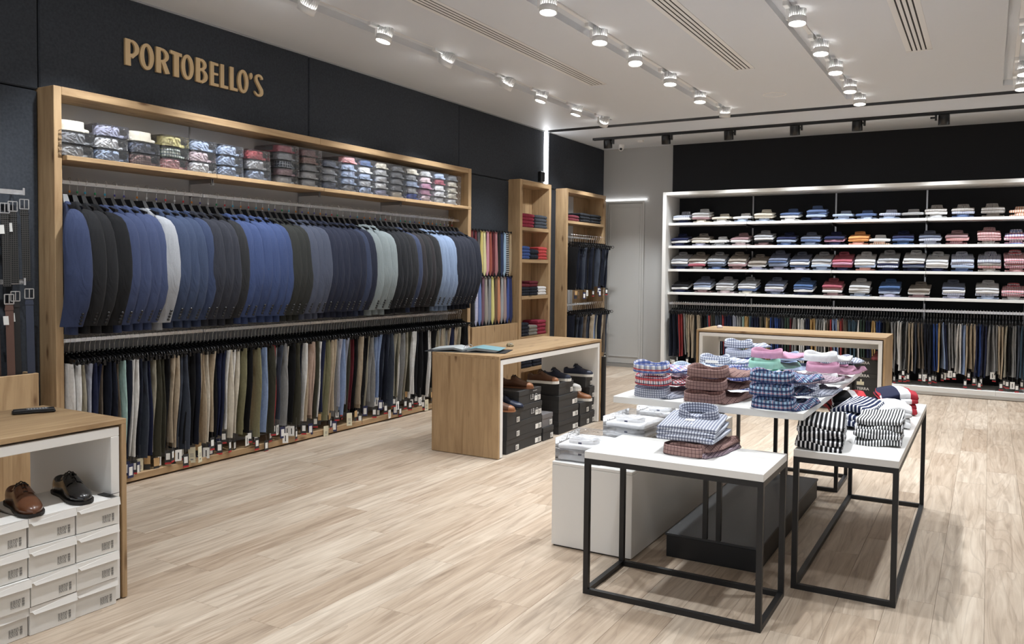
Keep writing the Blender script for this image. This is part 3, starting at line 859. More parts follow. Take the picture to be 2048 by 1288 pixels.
def clip_hanger(w, drop):
    m = MB()
    m.tube([(0, 0, -drop), (0, 0, -0.05), (0.006, 0, -0.034), (0.018, 0, -0.018), (0.02, 0, 0), (0.012, 0, 0.015), (-0.003, 0, 0.018), (-0.015, 0, 0.01)], 0.0018, 5)
    m.cur = 1
    m.bar((-w, 0, -drop), (w, 0, -drop), 0.010, 0.016)
    m.bar((-w*0.25, 0, -drop+0.045), (w*0.9, 0, -drop), 0.008, 0.01).bar((w*0.25, 0, -drop+0.045), (-w*0.9, 0, -drop), 0.008, 0.01)
    for s in (-1, 1):
        m.box(s*w*0.72-0.011, s*w*0.72+0.011, -0.009, 0.009, -drop-0.05, -drop+0.012)
    m.tube([(w+0.022*math.cos(a)+0.012, 0, -drop-0.006+0.02*math.sin(a)) for a in (PI, PI*.7, PI*.4, 0, -PI*.4, -PI*.7, -PI*.97)], 0.0042, 5)
    return m.mesh('clip_hanger', [CHROME, BLACKP])
CH = clip_hanger(0.135, 0.135); CHB = clip_hanger(0.12, 0.125)
def tag_mesh(kind):
    m = MB()
    m.cur = 0; m.tube([(0, 0, 0.10), (0, 0, 0.0)], 0.0009, 4)
    m.cur = 1
    if kind == 0:      # black swing ticket, white sticker, red foot
        m.box(-.0015, .0015, -.022, .022, -.088, 0); m.cur = 2; m.box(-.0022, .0022, -.014, .014, -.068, -.02); m.cur = 3; m.box(-.002, .002, -.022, .022, -.101, -.088)
        mats = [STEEL, BLACKCARD, PAPER, REDCARD]
    elif kind == 1:    # white ticket with a dark drawing
        m.box(-.0015, .0015, -.024, .024, -.085, 0); m.cur = 2; m.box(-.0022, .0022, -.004, .004, -.07, -.02)
        mats = [STEEL, PAPER, BLACKCARD]
    elif kind == 2:    # navy ticket, white sticker
        m.box(-.0015, .0015, -.024, .024, -.10, 0); m.cur = 2; m.box(-.0022, .0022, -.015, .015, -.082, -.022)
        mats = [STEEL, NAVYCARD, PAPER]
    elif kind == 3:    # kraft over black
        m.box(-.0015, .0015, -.022, .022, -.06, 0); m.cur = 2; m.box(-.004, -.0016, -.02, .02, -.10, -.03)
        mats = [STEEL, KRAFT, BLACKCARD]
    else:              # cream ticket with print
        m.box(-.0015, .0015, -.026, .026, -.12, 0); m.cur = 2
        for z in (-.05, -.06, -.07): m.box(-.002, .002, -.013, .013, z-.004, z)
        m.box(-.002, .002, -.01, .01, -.10, -.09)
        mats = [STEEL, CREAMCARD, INK]
    return m.mesh('price_tag', mats)
TG = [tag_mesh(k) for k in range(5)]

def trousers(x, y, z, code, rz, meshes, hanger, drop, label, hlabel, group, hgroup, tagp=0.62, seed=0):
    r = random.Random(seed)
    me = meshes[r.randrange(len(meshes))]
    L = -min(v.co.z for v in me.vertices)
    dx = r.uniform(-.028, .022) if rz == 0 else 0.0
    o = put('trousers', me, None, (x+dx, y, z-drop-0.012+r.uniform(-.012, .006)), (r.uniform(-.012, .012), r.uniform(-.02, .02), rz+r.uniform(-.10, .10)), dye(code))
    tag(o, label, 'trousers', group)
    h = put('clip_hanger', hanger, None, (x, y, z), (0, 0, rz+r.uniform(-.06, .06)))
    tag(h, hlabel, 'hanger', hgroup)
    if r.random() < tagp:
        kx = 0.09 if rz == 0 else -0.09
        k = r.choice((0, 0, 0, 0, 0, 1, 1, 2, 2, 3, 4) if rz == 0 else (0, 0, 0, 0, 1))
        put('price_tag', TG[k], o, (r.uniform(0.03, 0.1), r.uniform(-.008, .008), -L-0.03-r.uniform(-.03, .035)), (0, 0, r.uniform(-0.9, 0.5)))

LEFT = 'WWEVNNPDDPMDWWDSNEOOKBBSSKKDBBCBKNNWCWCLLKALUUOORGSGDWKOODWBHHOWNLLBBGVUGVOQQKBBKKEGGUUDSDSSEOEWGOEOWWKDKKDKWWWKEEGBEGGBNNBBEBEKKK'
n = len(LEFT)
for i, cde in enumerate(LEFT):
    y = 3.225+(7.95-3.225)*i/(n-1)
    nm = FAB[cde][0]
    trousers(-5.295, y, 1.05, cde, 0.0, TV, CH, 0.15, '%s trousers, %s from the left on the lower rail' % (nm, od(i+1)), 'black clip hanger of the %s trousers on the lower rail' % od(i+1), 'trousers on the lower rail', 'clip hangers on the lower rail', 0.85, 100+i)

BACK = 'DDDDRRGEBBBKBBKKTROOSSSRNNNVVGGMYYTNNNPOPYINIINSFFQGGWWWNNYYGGGWPRUUBRPPTTTWFFNNYYIIKOOGGWWKGBBSPPDDDIIYUNGGGWWUBBBNINNGGGBBEKGGSTTGBWGNK'
n = len(BACK)
for i, cde in enumerate(BACK):
    x = -4.06+(0.60+4.06)*i/(n-1)
    nm = FAB[cde][0]
    trousers(x, 11.76, 1.07, cde, -PI/2, TVB, CHB, 0.145, '%s trousers, %s from the left below the white shelves' % (nm, od(i+1)), 'black clip hanger of the %s trousers below the white shelves' % od(i+1), 'trousers below the white shelves', 'clip hangers below the white shelves', 0.6 if x > -1.1 or x < -3.0 else 0.0, 300+i)

for row, (z, seq) in enumerate(((2.035, 'KDKDSDKDKDSKDKSD'), (1.04, 'DKSDSPSDBUSEDUBPS'))):
    n = len(seq)
    for i, cde in enumerate(seq):
        y = 10.70+(11.86-10.70)*i/(n-1)
        r_ = ('upper', 'lower')[row]
        trousers(-5.36+0.14, y, z, cde, 0.0, TVJ, CH, 0.15, '%s trousers, %s from the left on the %s rail beside the door' % (FAB[cde][0], od(i+1), r_), 'black clip hanger of the %s trousers on the %s rail by the door' % (od(i+1), r_), 'trousers in the oak rail unit', 'clip hangers in the oak rail unit', 0.7, 500+row*40+i)

# ================================================================== folded shirts
def sl(name):   # shirt cloths by name
    P = {
     'white': lambda: fabric('shirt_white', (236, 236, 238), .85, .03), 'cream': lambda: fabric('shirt_cream', (228, 220, 202), .85, .04),
     'light blue': lambda: fabric('shirt_light_blue', (170, 188, 220), .85, .05), 'blue': lambda: fabric('shirt_blue', (90, 114, 164), .85, .08),
     'navy': lambda: fabric('shirt_navy', (36, 42, 80), .85, .1), 'grey': lambda: fabric('shirt_grey', (148, 150, 156), .85, .06),
     'light grey': lambda: fabric('shirt_light_grey', (190, 191, 194), .85, .05), 'slate': lambda: fabric('shirt_slate', (98, 106, 128), .85, .1),
     'taupe': lambda: fabric('shirt_taupe', (136, 126, 116), .85, .1), 'lavender': lambda: fabric('shirt_lavender', (176, 178, 208), .85, .05),
     'mauve': lambda: fabric('shirt_mauve', (160, 124, 128), .85, .08), 'pink': lambda: fabric('shirt_pink', (214, 150, 182), .85, .05),
     'pale pink': lambda: fabric('shirt_pale_pink', (226, 200, 206), .85, .04), 'rose': lambda: fabric('shirt_rose', (176, 82, 98), .85, .08),
     'salmon': lambda: fabric('shirt_salmon', (224, 150, 132), .85, .06), 'orange': lambda: fabric('shirt_orange', (232, 148, 78), .85, .08),
     'black': lambda: fabric('shirt_black', (28, 28, 32), .85, .1), 'denim': lambda: fabric('shirt_denim', (66, 98, 150), .85, .14),
     'mint': lambda: fabric('shirt_mint', (148, 208, 188), .85, .05), 'yellow': lambda: fabric('shirt_yellow', (232, 218, 140), .85, .04),
     'red': lambda: fabric('shirt_red', (196, 78, 84), .85, .05), 'royal blue': lambda: fabric('shirt_royal', (60, 84, 176), .85, .06),
     'olive': lambda: fabric('shirt_olive', (122, 114, 84), .85, .08), 'crimson': lambda: fabric('knit_crimson', (170, 44, 70), .9, .12),
     'burgundy': lambda: fabric('knit_burgundy', (116, 34, 48), .9, .12), 'dark navy': lambda: fabric('knit_dark_navy', (34, 40, 56), .9, .14),
     'knit slate': lambda: fabric('knit_slate', (64, 70, 80), .9, .14), 'knit blue': lambda: fabric('knit_blue', (62, 92, 168), .9, .12),
     'knit red': lambda: fabric('knit_red', (206, 62, 62), .9, .1), 'knit grey': lambda: fabric('knit_grey', (142, 140, 132), .9, .12), 'knit black': lambda: fabric('knit_black', (30, 33, 40), .9, .14),
     'blue striped': lambda: plaid('cloth_blue_stripe', (226, 230, 240), us=[((70, 96, 160), .012, .005, 0, .9)]),
     'navy striped': lambda: plaid('cloth_navy_stripe', (214, 218, 228), us=[((36, 44, 82), .014, .007, 0, .95)]),
     'grey striped': lambda: plaid('cloth_grey_stripe', (196, 192, 188), us=[((92, 86, 86), .014, .006, 0, .9)]),
     'red striped': lambda: plaid('cloth_red_stripe', (214, 196, 196), us=[((138, 52, 60), .013, .007, 0, .95)]),
     'grey checked': lambda: plaid('cloth_grey_check', (198, 202, 214), us=[((88, 96, 122), .012, .0035, 0, .8)], vs=[((88, 96, 122), .012, .0035, 0, .8)]),
     'brown checked': lambda: plaid('cloth_brown_check', (158, 128, 122), us=[((78, 52, 56), .017, .0022, 0, .9)], vs=[((78, 52, 56), .017, .0022, 0, .9)]),
     'mauve checked': lambda: plaid('cloth_mauve_check', (182, 164, 172), us=[((78, 62, 84), .010, .0025, 0, .85)], vs=[((78, 62, 84), .010, .0025, 0, .85)]),
     'light blue checked': lambda: plaid('cloth_lightblue_check', (208, 222, 240), us=[((92, 110, 150), .014, .002, 0, .9)], vs=[((92, 110, 150), .014, .002, 0, .9)]),
     'red and blue plaid': lambda: plaid('cloth_red_blue_plaid', (232, 232, 238), us=[((74, 96, 160), .03, .010, 0, .7), ((38, 40, 70), .03, .003, .6, .9)], vs=[((70, 98, 172), .045, .014, .1, .85), ((188, 54, 60), .06, .008, .8, .9)]),
     'red plaid': lambda: plaid('cloth_red_plaid', (230, 228, 232), us=[((44, 46, 78), .026, .006, 0, .85), ((186, 48, 56), .026, .006, .5, .6)], vs=[((190, 50, 58), .032, .014, .2, .85), ((44, 46, 78), .032, .004, .8, .9)]),
     'navy plaid': lambda: plaid('cloth_navy_plaid', (176, 208, 232), us=[((38, 54, 104), .02, .009, 0, .8), ((214, 90, 96), .04, .0025, .62, .85)], vs=[((34, 48, 98), .022, .010, 0, .85), ((214, 90, 96), .044, .002, .7, .8)]),
     'blue plaid': lambda: plaid('cloth_blue_plaid', (216, 222, 240), us=[((70, 92, 164), .018, .006, 0, .85), ((200, 90, 110), .036, .002, .6, .8)], vs=[((70, 92, 164), .018, .006, 0, .8), ((40, 46, 92), .036, .003, .6, .9)]),
     'grey gingham': lambda: plaid('cloth_grey_gingham', (224, 228, 238), us=[((58, 68, 104), .016, .008, 0, .6)], vs=[((58, 68, 104), .016, .008, 0, .6)]),
     'navy gingham': lambda: plaid('cloth_navy_gingham', (228, 232, 242), us=[((38, 50, 92), .014, .007, 0, .62)], vs=[((38, 50, 92), .014, .007, 0, .62)]),
     'red gingham': lambda: plaid('cloth_red_gingham', (236, 226, 226), us=[((184, 50, 62), .012, .006, 0, .65)], vs=[((184, 50, 62), .012, .006, 0, .65)]),
     'green checked': lambda: plaid('cloth_green_check', (224, 228, 220), us=[((46, 86, 70), .02, .006, 0, .8)], vs=[((46, 86, 70), .02, .006, 0, .8), ((60, 70, 130), .03, .003, .4, .8)]),
     'dark plaid': lambda: plaid('cloth_dark_plaid', (70, 74, 84), us=[((190, 196, 200), .026, .003, 0, .8), ((30, 34, 44), .026, .008, .5, .8)], vs=[((190, 196, 200), .026, .003, 0, .8)]),
     'red checked': lambda: plaid('cloth_red_check', (206, 186, 190), us=[((112, 40, 54), .02, .010, 0, .75)], vs=[((112, 40, 54), .02, .010, 0, .75)]),
     'orange checked': lambda: plaid('cloth_orange_check', (236, 226, 214), us=[((214, 120, 70), .024, .011, 0, .8)], vs=[((120, 90, 80), .024, .006, 0, .6)]),
    }
    return P[name]()

def slab(w, d, h, seed=0, bulge=0.006, droop=0.0):
    """a folded garment: rounded fold along the front (y = 0), soft sides"""
    r = random.Random(seed); ph = r.uniform(0, 6)
    rings = []
    for f in (-0.5, -0.485, -0.45, -0.22, 0, 0.22, 0.45, 0.485, 0.5):
        k = 0.55 if abs(f) == 0.5 else (0.85 if abs(f) > 0.48 else 1.0)
        dy = 0.014*(1-k)+0.003*math.sin(ph+f*9)
        zo = bulge*(1-(2*f)**2)
        hh = h*k; zc = h*(1-k)/2
        ring = []
        for a in (-90, -55, -20, 20, 55, 90):
            t = math.radians(a)
            ring.append((w*f, dy+hh/2-hh/2*math.cos(t), zc+hh/2+hh/2*math.sin(t)+(zo if a > 0 else 0)))
        for yy in (0.35, 0.7):
            ring.append((w*f, d*yy, zc+hh+zo*0.8+0.002*math.sin(ph+yy*8+f*5)))
        ring += [(w*f*0.97, d-dy-hh*0.2, zc+hh*0.9+zo*0.4), (w*f*0.97, d-dy, zc+hh*0.5), (w*f*0.97, d-dy-hh*0.2, zc+0.001), (w*f, d*0.5, zc)]
        rings.append(ring)
    return MB().loft(rings)

def collar_mb(w, d, h, flare=0.10, notch=0.5, n=26, ex=2.7):
    """a stiff turned-down collar, closed ring with a dip at the buttoned side (+y)"""
    P = []
    for i in range(n+1):
        a = PI/2 + 2*PI*i/n
        ct, st = math.cos(a), math.sin(a)
        P.append((math.copysign(abs(ct)**(2/ex), ct)*w/2, math.copysign(abs(st)**(2/ex), st)*d/2, a))
    s = [0.0]
    for i in range(n):
        s.append(s[-1]+math.hypot(P[i+1][0]-P[i][0], P[i+1][1]-P[i][1]))
    vs, uv, fs = [], [], []
    for i in range(n+1):
        x, y, a = P[i]
        da = min(i, n-i)/n*2*PI
        top = h*(1-notch*math.exp(-(da/0.38)**2))
        for (k, z) in ((1+flare, 0.0), (1+flare*0.4, h*0.5 if h*0.5 < top else top*0.8), (1.0, top), (0.955, top-0.001), (0.93, h*0.25)):
            vs.append((x*k, y*k, z)); uv.append((s[i], z if k >= 1 else z+0.02))
    for i in range(n):
        for j in range(4):
            a, b = i*5+j, (i+1)*5+j
            fs.append((a, b, b+1, a+1))
    return MB().add(vs, fs, True, uv)

SLABS = [slab(0.25, 0.33, 0.030, s).mesh('body', BLACKP) for s in range(5)]
COLF = collar_mb(0.135, 0.075, 0.042, 0.12, 0.35).mesh('collar', BLACKP)
COLB = collar_mb(0.125, 0.06, 0.05, 0.22, 0.22).mesh('collar', BLACKP)
COLM = collar_mb(0.075, 0.04, 0.028, 0.12, 0.35).mesh('collar', BLACKP)

SHELFN = ('top', 'second', 'third', 'lowest')
# (x, tilt factor, [cloths from top to bottom])
XS = ([-3.94, -3.66, -3.36, -3.06, -2.76, -2.41, -2.06, -1.72, -1.43, -1.15, -0.88, -0.61, -0.31, 0.01, 0.31],
      [-3.98, -3.66, -3.39, -3.09, -2.76, -2.45, -2.13, -1.82, -1.52, -1.26, -0.98, -0.67, -0.37, -0.02, 0.27],
      [-3.96, -3.70, -3.42, -3.12, -2.84, -2.55, -2.26, -1.98, -1.71, -1.43, -1.15, -0.85, -0.58, -0.30, -0.01, 0.28],
      [-3.95, -3.62, -3.29, -2.97, -2.59, -2.21, -1.83, -1.49, -1.13, -0.78, -0.39, -0.02, 0.26])
CS = ([['navy striped', 'white', 'navy'], ['light grey', 'white', 'mauve', 'cream'], ['cream', 'white'], ['white', 'light blue'], ['cream', 'cream', 'light blue'], ['blue', 'white', 'white'], ['blue', 'blue', 'light blue', 'navy'], ['light blue', 'light blue'],
       ['blue', 'light blue'], ['blue striped', 'light blue'], ['light grey', 'black'], ['grey striped', 'white', 'light grey'], ['grey striped', 'blue striped', 'blue'], ['grey striped', 'grey striped', 'taupe'], ['orange checked', 'orange checked']],
      [['navy', 'white', 'navy'], ['taupe', 'cream', 'lavender'], ['white', 'grey'], ['mauve', 'white', 'pale pink'], ['grey', 'white', 'black', 'mauve'], ['navy', 'light blue', 'blue'], ['slate', 'blue', 'light blue'], ['navy', 'pink', 'navy'],
       ['orange', 'orange', 'salmon'], ['white', 'orange checked'], ['navy', 'blue', 'denim'], ['slate', 'blue striped', 'grey checked'], ['mauve', 'red gingham', 'red checked'], ['red striped', 'red striped', 'red striped', 'grey striped'], ['red and blue plaid', 'red plaid', 'red and blue plaid']],
      [['grey', 'white', 'slate', 'navy'], ['taupe', 'white', 'rose', 'light grey'], ['grey', 'light blue', 'slate', 'blue'], ['taupe', 'white', 'mauve', 'mauve'], ['taupe', 'white', 'lavender'], ['slate', 'blue', 'light blue', 'slate', 'lavender'], ['slate', 'white', 'blue', 'lavender'], ['grey', 'white', 'light blue', 'light blue'],
       ['rose', 'pink', 'rose', 'navy'], ['light grey', 'white', 'light blue', 'salmon'], ['grey', 'white', 'navy', 'blue striped', 'navy'], ['light grey', 'white', 'navy', 'slate', 'navy'], ['light grey', 'white', 'white', 'navy'], ['grey checked', 'blue striped', 'light blue', 'blue'], ['navy striped', 'grey striped', 'red striped', 'grey striped'], ['red plaid', 'red checked', 'red plaid', 'red checked', 'red striped']],
      [['black', 'white', 'navy'], ['slate', 'light blue', 'white', 'mauve'], ['grey', 'white', 'light grey', 'pale pink'], ['grey', 'white', 'blue', 'cream'], ['slate', 'white', 'lavender', 'slate'], ['denim', 'blue', 'white', 'navy'], ['rose', 'red striped', 'white', 'mauve'], ['light grey', 'white', 'light grey', 'light blue'], ['denim', 'blue', 'light blue', 'lavender'],
       ['taupe', 'white', 'mauve'], ['slate', 'white', 'blue striped', 'lavender'], ['light grey', 'white', 'navy striped', 'light blue'], ['red plaid', 'red checked', 'light grey']])
TILT = (0.16, 0.20, 0.40, 0.30)
nshirt = 0
for s in range(4):
    for k, (x, cl) in enumerate(zip(XS[s], CS[s])):
        r = random.Random(1000+s*50+k)
        z = SZ[s]+0.001
        nst = len(cl)
        for i, cn in enumerate(reversed(cl)):
            nshirt += 1
            pos = ['bottom', 'second', 'third', 'fourth', 'fifth'][i] if i < nst-1 else 'topmost'
            where = 'bottom' if i == 0 else ('top' if i == nst-1 else od(i+1)+' from bottom')
            lab = '%s shirt, %s, %s pile from left, %s white shelf' % (cn, where, od(k+1), SHELFN[s])
            e = tag(empty('folded_shirt', (x+r.uniform(-.006, .006), 11.765+r.uniform(-.006, .012), z)), lab, 'shirt', 'folded shirts on the white shelves')
            m = sl(cn)
            if i == 0:       # collar to the front
                put('body', SLABS[r.randrange(5)], e, (0, 0.03, 0), mat=m, scale=(0.96, 0.95, 0.7))
                put('collar', COLF, e, (0, 0.045, 0.004), mat=m)
                z += 0.040
            else:
                e.rotation_euler = (TILT[s]*(0.55+0.45*i/nst)*(1.0 if nst > 2 else 0.5), r.uniform(-.02, .02), r.uniform(-.05, .05))
                b = put('body', SLABS[r.randrange(5)], e, (0, -0.01, 0), mat=m, scale=(1, 0.9, 1.0 if nst < 5 else 0.85))
                if i == nst-1:
                    put('collar', COLB, e, (r.uniform(-.01, .01), 0.215, 0.024), (-0.15, 0, PI), mat=m)
                    if s >= 2:
                        put('button', MB().lathe([(.006, 0), (.006, .003), (.001, .0035)], 8).mesh('button', DARKBTN) if k == 0 and s == 2 else bpy.data.meshes['button'], e, (0, 0.16, 0.036))
                z += 0.030 if nst < 5 else 0.026

# ------------------------------------------------------------------ shirts in clear boxes on the oak shelf
def packbox(w, d, h):
    m = MB(); t = 0.0012
    m.box(-w/2, w/2, 0, d, 0, h)
    return m
PKH = {3: 0.082, 4: 0.066, 5: 0.0655}
PACK = [(3.285, 3, ['cream', 'grey', 'light grey']), (3.535, 3, ['lavender', 'white', 'light blue']), (3.785, 3, ['cream', 'slate', 'brown checked']), (4.045, 3, ['yellow', 'green checked', 'red gingham']), (4.295, 3, ['light blue', 'pale pink', 'white']), (4.56, 3, ['light blue', 'light blue', 'light blue']), (4.85, 3, ['red', 'light grey', 'light blue']),
        (5.175, 5, ['rose', 'grey', 'dark plaid', 'mauve', 'light grey']), (5.465, 5, ['mauve', 'brown checked', 'grey', 'light grey', 'light grey']), (5.725, 4, ['slate', 'grey', 'grey', 'slate']), (5.985, 5, ['red gingham', 'light blue', 'light blue', 'light blue', 'grey']), (6.225, 5, ['blue', 'white', 'light blue', 'light grey', 'light blue']), (6.465, 5, ['cream', 'light grey', 'light grey', 'white', 'lavender']),
        (6.715, 5, ['grey', 'grey', 'grey', 'grey', 'cream']), (6.965, 5, ['cream', 'grey', 'light blue', 'light grey', 'royal blue']), (7.21, 5, ['light grey', 'pale pink', 'pink', 'pink', 'pale pink']), (7.46, 5, ['light blue', 'rose', 'white', 'white', 'white']), (7.715, 5, ['grey', 'cream', 'cream', 'cream', 'white'])]
PB = {}
for n, h in PKH.items():
    PB[n] = (packbox(0.232, 0.30, h-0.004).mesh('clear_box', FILM), collar_mb(0.172, 0.11, h*0.80, 0.05, 0.35).mesh('collar', BLACKP), slab(0.205, 0.26, h*0.30, 5).mesh('body', BLACKP))
for k, (y, n, cl) in enumerate(PACK):
    h = PKH[n]; r = random.Random(700+k)
    for i, cn in enumerate(reversed(cl)):
        where = 'bottom' if i == 0 else ('top' if i == len(cl)-1 else od(i+1)+' from bottom')
        e = tag(empty('boxed_shirt', (-5.205+r.uniform(-.012, .004), y+r.uniform(-.004, .004), 2.257+i*h), PI/2+r.uniform(-.03, .03)), '%s boxed shirt, %s of %s pile from left above jackets' % (cn, where, od(k+1)), 'boxed shirt', 'boxed shirts on the oak shelf')
        m = sl(cn)
        put('body', PB[n][2], e, (0, 0.03, 0.002), mat=m)
        put('collar', PB[n][1], e, (-0.014, 0.068, 0.005), mat=m)
        if not (i == len(cl)-1 and k in (0, 2)):
            put('clear_box', PB[n][0], e, (0, 0.004, 0.001))

# ------------------------------------------------------------------ collared shirts on the raised table
BCOL = [collar_mb(0.185, 0.13, 0.045, 0.05, 0.42, 34, 2.6), collar_mb(0.20, 0.13, 0.044, 0.04, 0.45, 34, 3.4)]
BCOL = [c_.mesh('collar', BLACKP) for c_ in BCOL]
def shirt_body(seed, w=0.25, d=0.34):
    """shirt folded flat, shoulders spreading behind the collar, rumpled edges"""
    r = random.Random(seed); ph = r.uniform(0, 6); nx, ny = 15, 13
    top, bot = [], []
    for j in range(ny):
        f = j/(ny-1); y = -0.035+f*d
        wd = w*(0.80+0.26*min(1, f*3.2))
        for i in range(nx):
            g = -1+2*i/(nx-1)
            ruck = 0.006*math.sin(ph+g*7+f*6)+0.006*math.sin(ph*2+g*13-f*9)
            edge = max(0, abs(g)-0.55)/0.45
            z = 0.026*(1-edge**2)*(1-0.55*f)+ruck*(0.3+0.9*edge*f+0.5*f)+0.008
            top.append((g*wd/2*(1+0.04*math.sin(ph+f*11)), y+0.006*math.sin(g*6+ph), max(0.003, z)))
            bot.append((g*wd/2, y, 0.0))
    N_ = nx*ny; fs = []
    for j in range(ny-1):
        for i in range(nx-1):
            a = j*nx+i
            fs.append((a, a+1, a+nx+1, a+nx)); fs.append((N_+a, N_+a+nx, N_+a+nx+1, N_+a+1))
    for i in range(nx-1):
        fs.append((i, N_+i, N_+i+1, i+1)); a = (ny-1)*nx+i; fs.append((a, a+1, N_+a+1, N_+a))
    for j in range(ny-1):
        a = j*nx; fs.append((a, a+nx, N_+a+nx, N_+a)); a += nx-1; fs.append((a, N_+a, N_+a+nx, a+nx))
    return MB().add(top+bot, fs, True)
SB = [shirt_body(80+s).mesh('body', BLACKP) for s in range(5)]
TBL = [(-1.522, 4.10, 'front left', ['red and blue plaid', 'red plaid', 'grey checked'], 0), (-1.235, 4.10, 'front middle', ['brown checked', 'brown checked', 'brown checked'], 1), (-0.895, 4.09, 'front right', ['navy plaid', 'navy plaid', 'navy plaid'], 1),
       (-1.515, 4.70, 'second-row left', ['light blue checked', 'mauve checked'], 0), (-1.185, 4.67, 'second-row middle', ['blue plaid', 'blue plaid'], 0), (-0.865, 4.63, 'second-row right', ['mauve checked', 'grey checked'], 0),
       (-1.53, 5.27, 'third-row left', ['grey gingham', 'light blue checked'], 0), (-1.19, 5.20, 'third-row middle', ['pink', 'mint', 'mint'], 0), (-0.86, 5.20, 'third-row right', ['white', 'pink', 'white'], 0),
       (-1.505, 5.78, 'back left', ['grey gingham', 'grey checked', 'blue plaid'], 0), (-1.20, 5.76, 'back middle', ['light blue', 'light blue'], 0), (-0.87, 5.74, 'back right', ['navy gingham', 'pink'], 0)]
for k, (x, y, where, cl, cv) in enumerate(TBL):
    r = random.Random(40+k)
    for i, cn in enumerate(reversed(cl)):
        pos = 'on top' if i == len(cl)-1 else ('at the bottom' if i == 0 else 'in the middle')
        e = tag(empty('collared_shirt', (x+r.uniform(-.012, .012), y+r.uniform(-.01, .01), 0.881+i*0.064), r.uniform(-.10, .06)), '%s shirt %s of the %s pile on the raised table' % (cn, pos, where), 'shirt', 'collared shirts on the raised table')
        m = sl(cn)
        put('body', SB[r.randrange(5)], e, (0.012, 0.02 if i == 0 else 0.085, 0 if i == 0 else -0.002), (0 if i == 0 else -0.045, 0, 0), mat=m)
        put('collar', BCOL[cv], e, (0, 0.012, 0.012), (0.13, 0, 0), mat=m)
        if cn in ('grey gingham', 'white') and i == len(cl)-1 and k == 6:
            put('collar_card', MB().cbox(-.042, .042, 0, .0015, 0, .018, .0005).mesh('collar_card', PAPER), e, (0.0, -0.062, 0.012))

# ------------------------------------------------------------------ shirts on the short table and boxed shirts on the plinth
for i, (cn, fl) in enumerate((('mauve checked', 1), ('brown checked', 1), ('navy gingham', 0), ('navy gingham', 0), ('navy gingham', 0))):
    e = tag(empty('folded_shirt', (-1.215, 3.70+0.01*i, 0.687+i*0.021 + (0.022 if i > 1 else 0)), 0.05*i-0.12), '%s shirt, %s from the bottom of the pile on the front table' % (cn, od(i+1)), 'shirt', 'shirts on the short front table')
    m = sl(cn)
    if i == 0:
        put('body', SB[1], e, (0.015, 0.03, 0), mat=m)
        put('collar', BCOL[1], e, (0.0, 0.035, 0.004), mat=sl('brown checked'))
    elif i == 1:
        put('body', SB[3], e, (0.02, 0.03, 0.005), mat=m)
    else:
        put('body', slab(0.28, 0.30, 0.021, 30+i, 0.010).mesh('body', BLACKP), e, (0.005, -0.02, 0), (0.035*(i-1), 0, 0), mat=m)
        if i == 4:
            cme = collar_mb(0.185, 0.11, 0.062, 0.10, 0.5, 34, 2.3)
            put('collar', cme.mesh('collar', BLACKP), e, (0.02, 0.18, 0.034), (-0.22, 0, PI), mat=m)
            part('price_card', MB().cbox(-.022, .022, -.016, .016, 0, .0012, .0004), PAPER, e, (0.0, 0.085, 0.041), (0.1, 0, 0.1))
            for q in range(2):
                part('button', MB().lathe([(.006, 0), (.006, .003), (.001, .0035)], 10), PAPER, e, (0.02, 0.135-0.11*q, 0.046-0.012*q), (0.1, 0, 0))
BX = MB().box(-0.135, 0.135, 0, 0.36, 0, 0.062).mesh('clear_box', FILM)
BXC = collar_mb(0.17, 0.13, 0.045, 0.04, 0.4, 30, 2.6).mesh('collar', BLACKP)
BXB = slab(0.25, 0.33, 0.026, 9).mesh('body', BLACKP)
plc = [(-1.95, 4.11, 0, 'front'), (-1.95, 4.11, 1, 'front'), (-1.86, 4.55, 0, 'second'), (-1.86, 4.55, 1, 'second'), (-1.86, 4.55, 2, 'second'), (-1.83, 5.02, 0, 'third'), (-1.83, 5.02, 1, 'third'), (-1.83, 5.02, 2, 'third'), (-1.83, 5.50, 0, 'rear'), (-1.83, 5.50, 1, 'rear'), (-1.83, 5.50, 2, 'rear')]
for x, y, lv, wh in plc:
    e = tag(empty('boxed_shirt', (x, y, 0.477+lv*0.064), -0.06 if wh != 'front' else 0.05), 'white shirt in clear box, %s, in the %s pile on the white plinth' % (('bottom', 'second up', 'third up')[lv], wh), 'boxed shirt', 'boxed shirts on the plinth')
    m = sl('white')
    put('body', BXB, e, (0, 0.012, 0.002), mat=m)
    put('collar', BXC, e, (0, 0.10, 0.012), mat=m)
    put('collar_loop', MB().box(-.01, .01, 0, .002, 0, .014).mesh('collar_loop', NAVYCARD), e, (0.0, 0.033, 0.030))
    put('clear_box', BX, e)

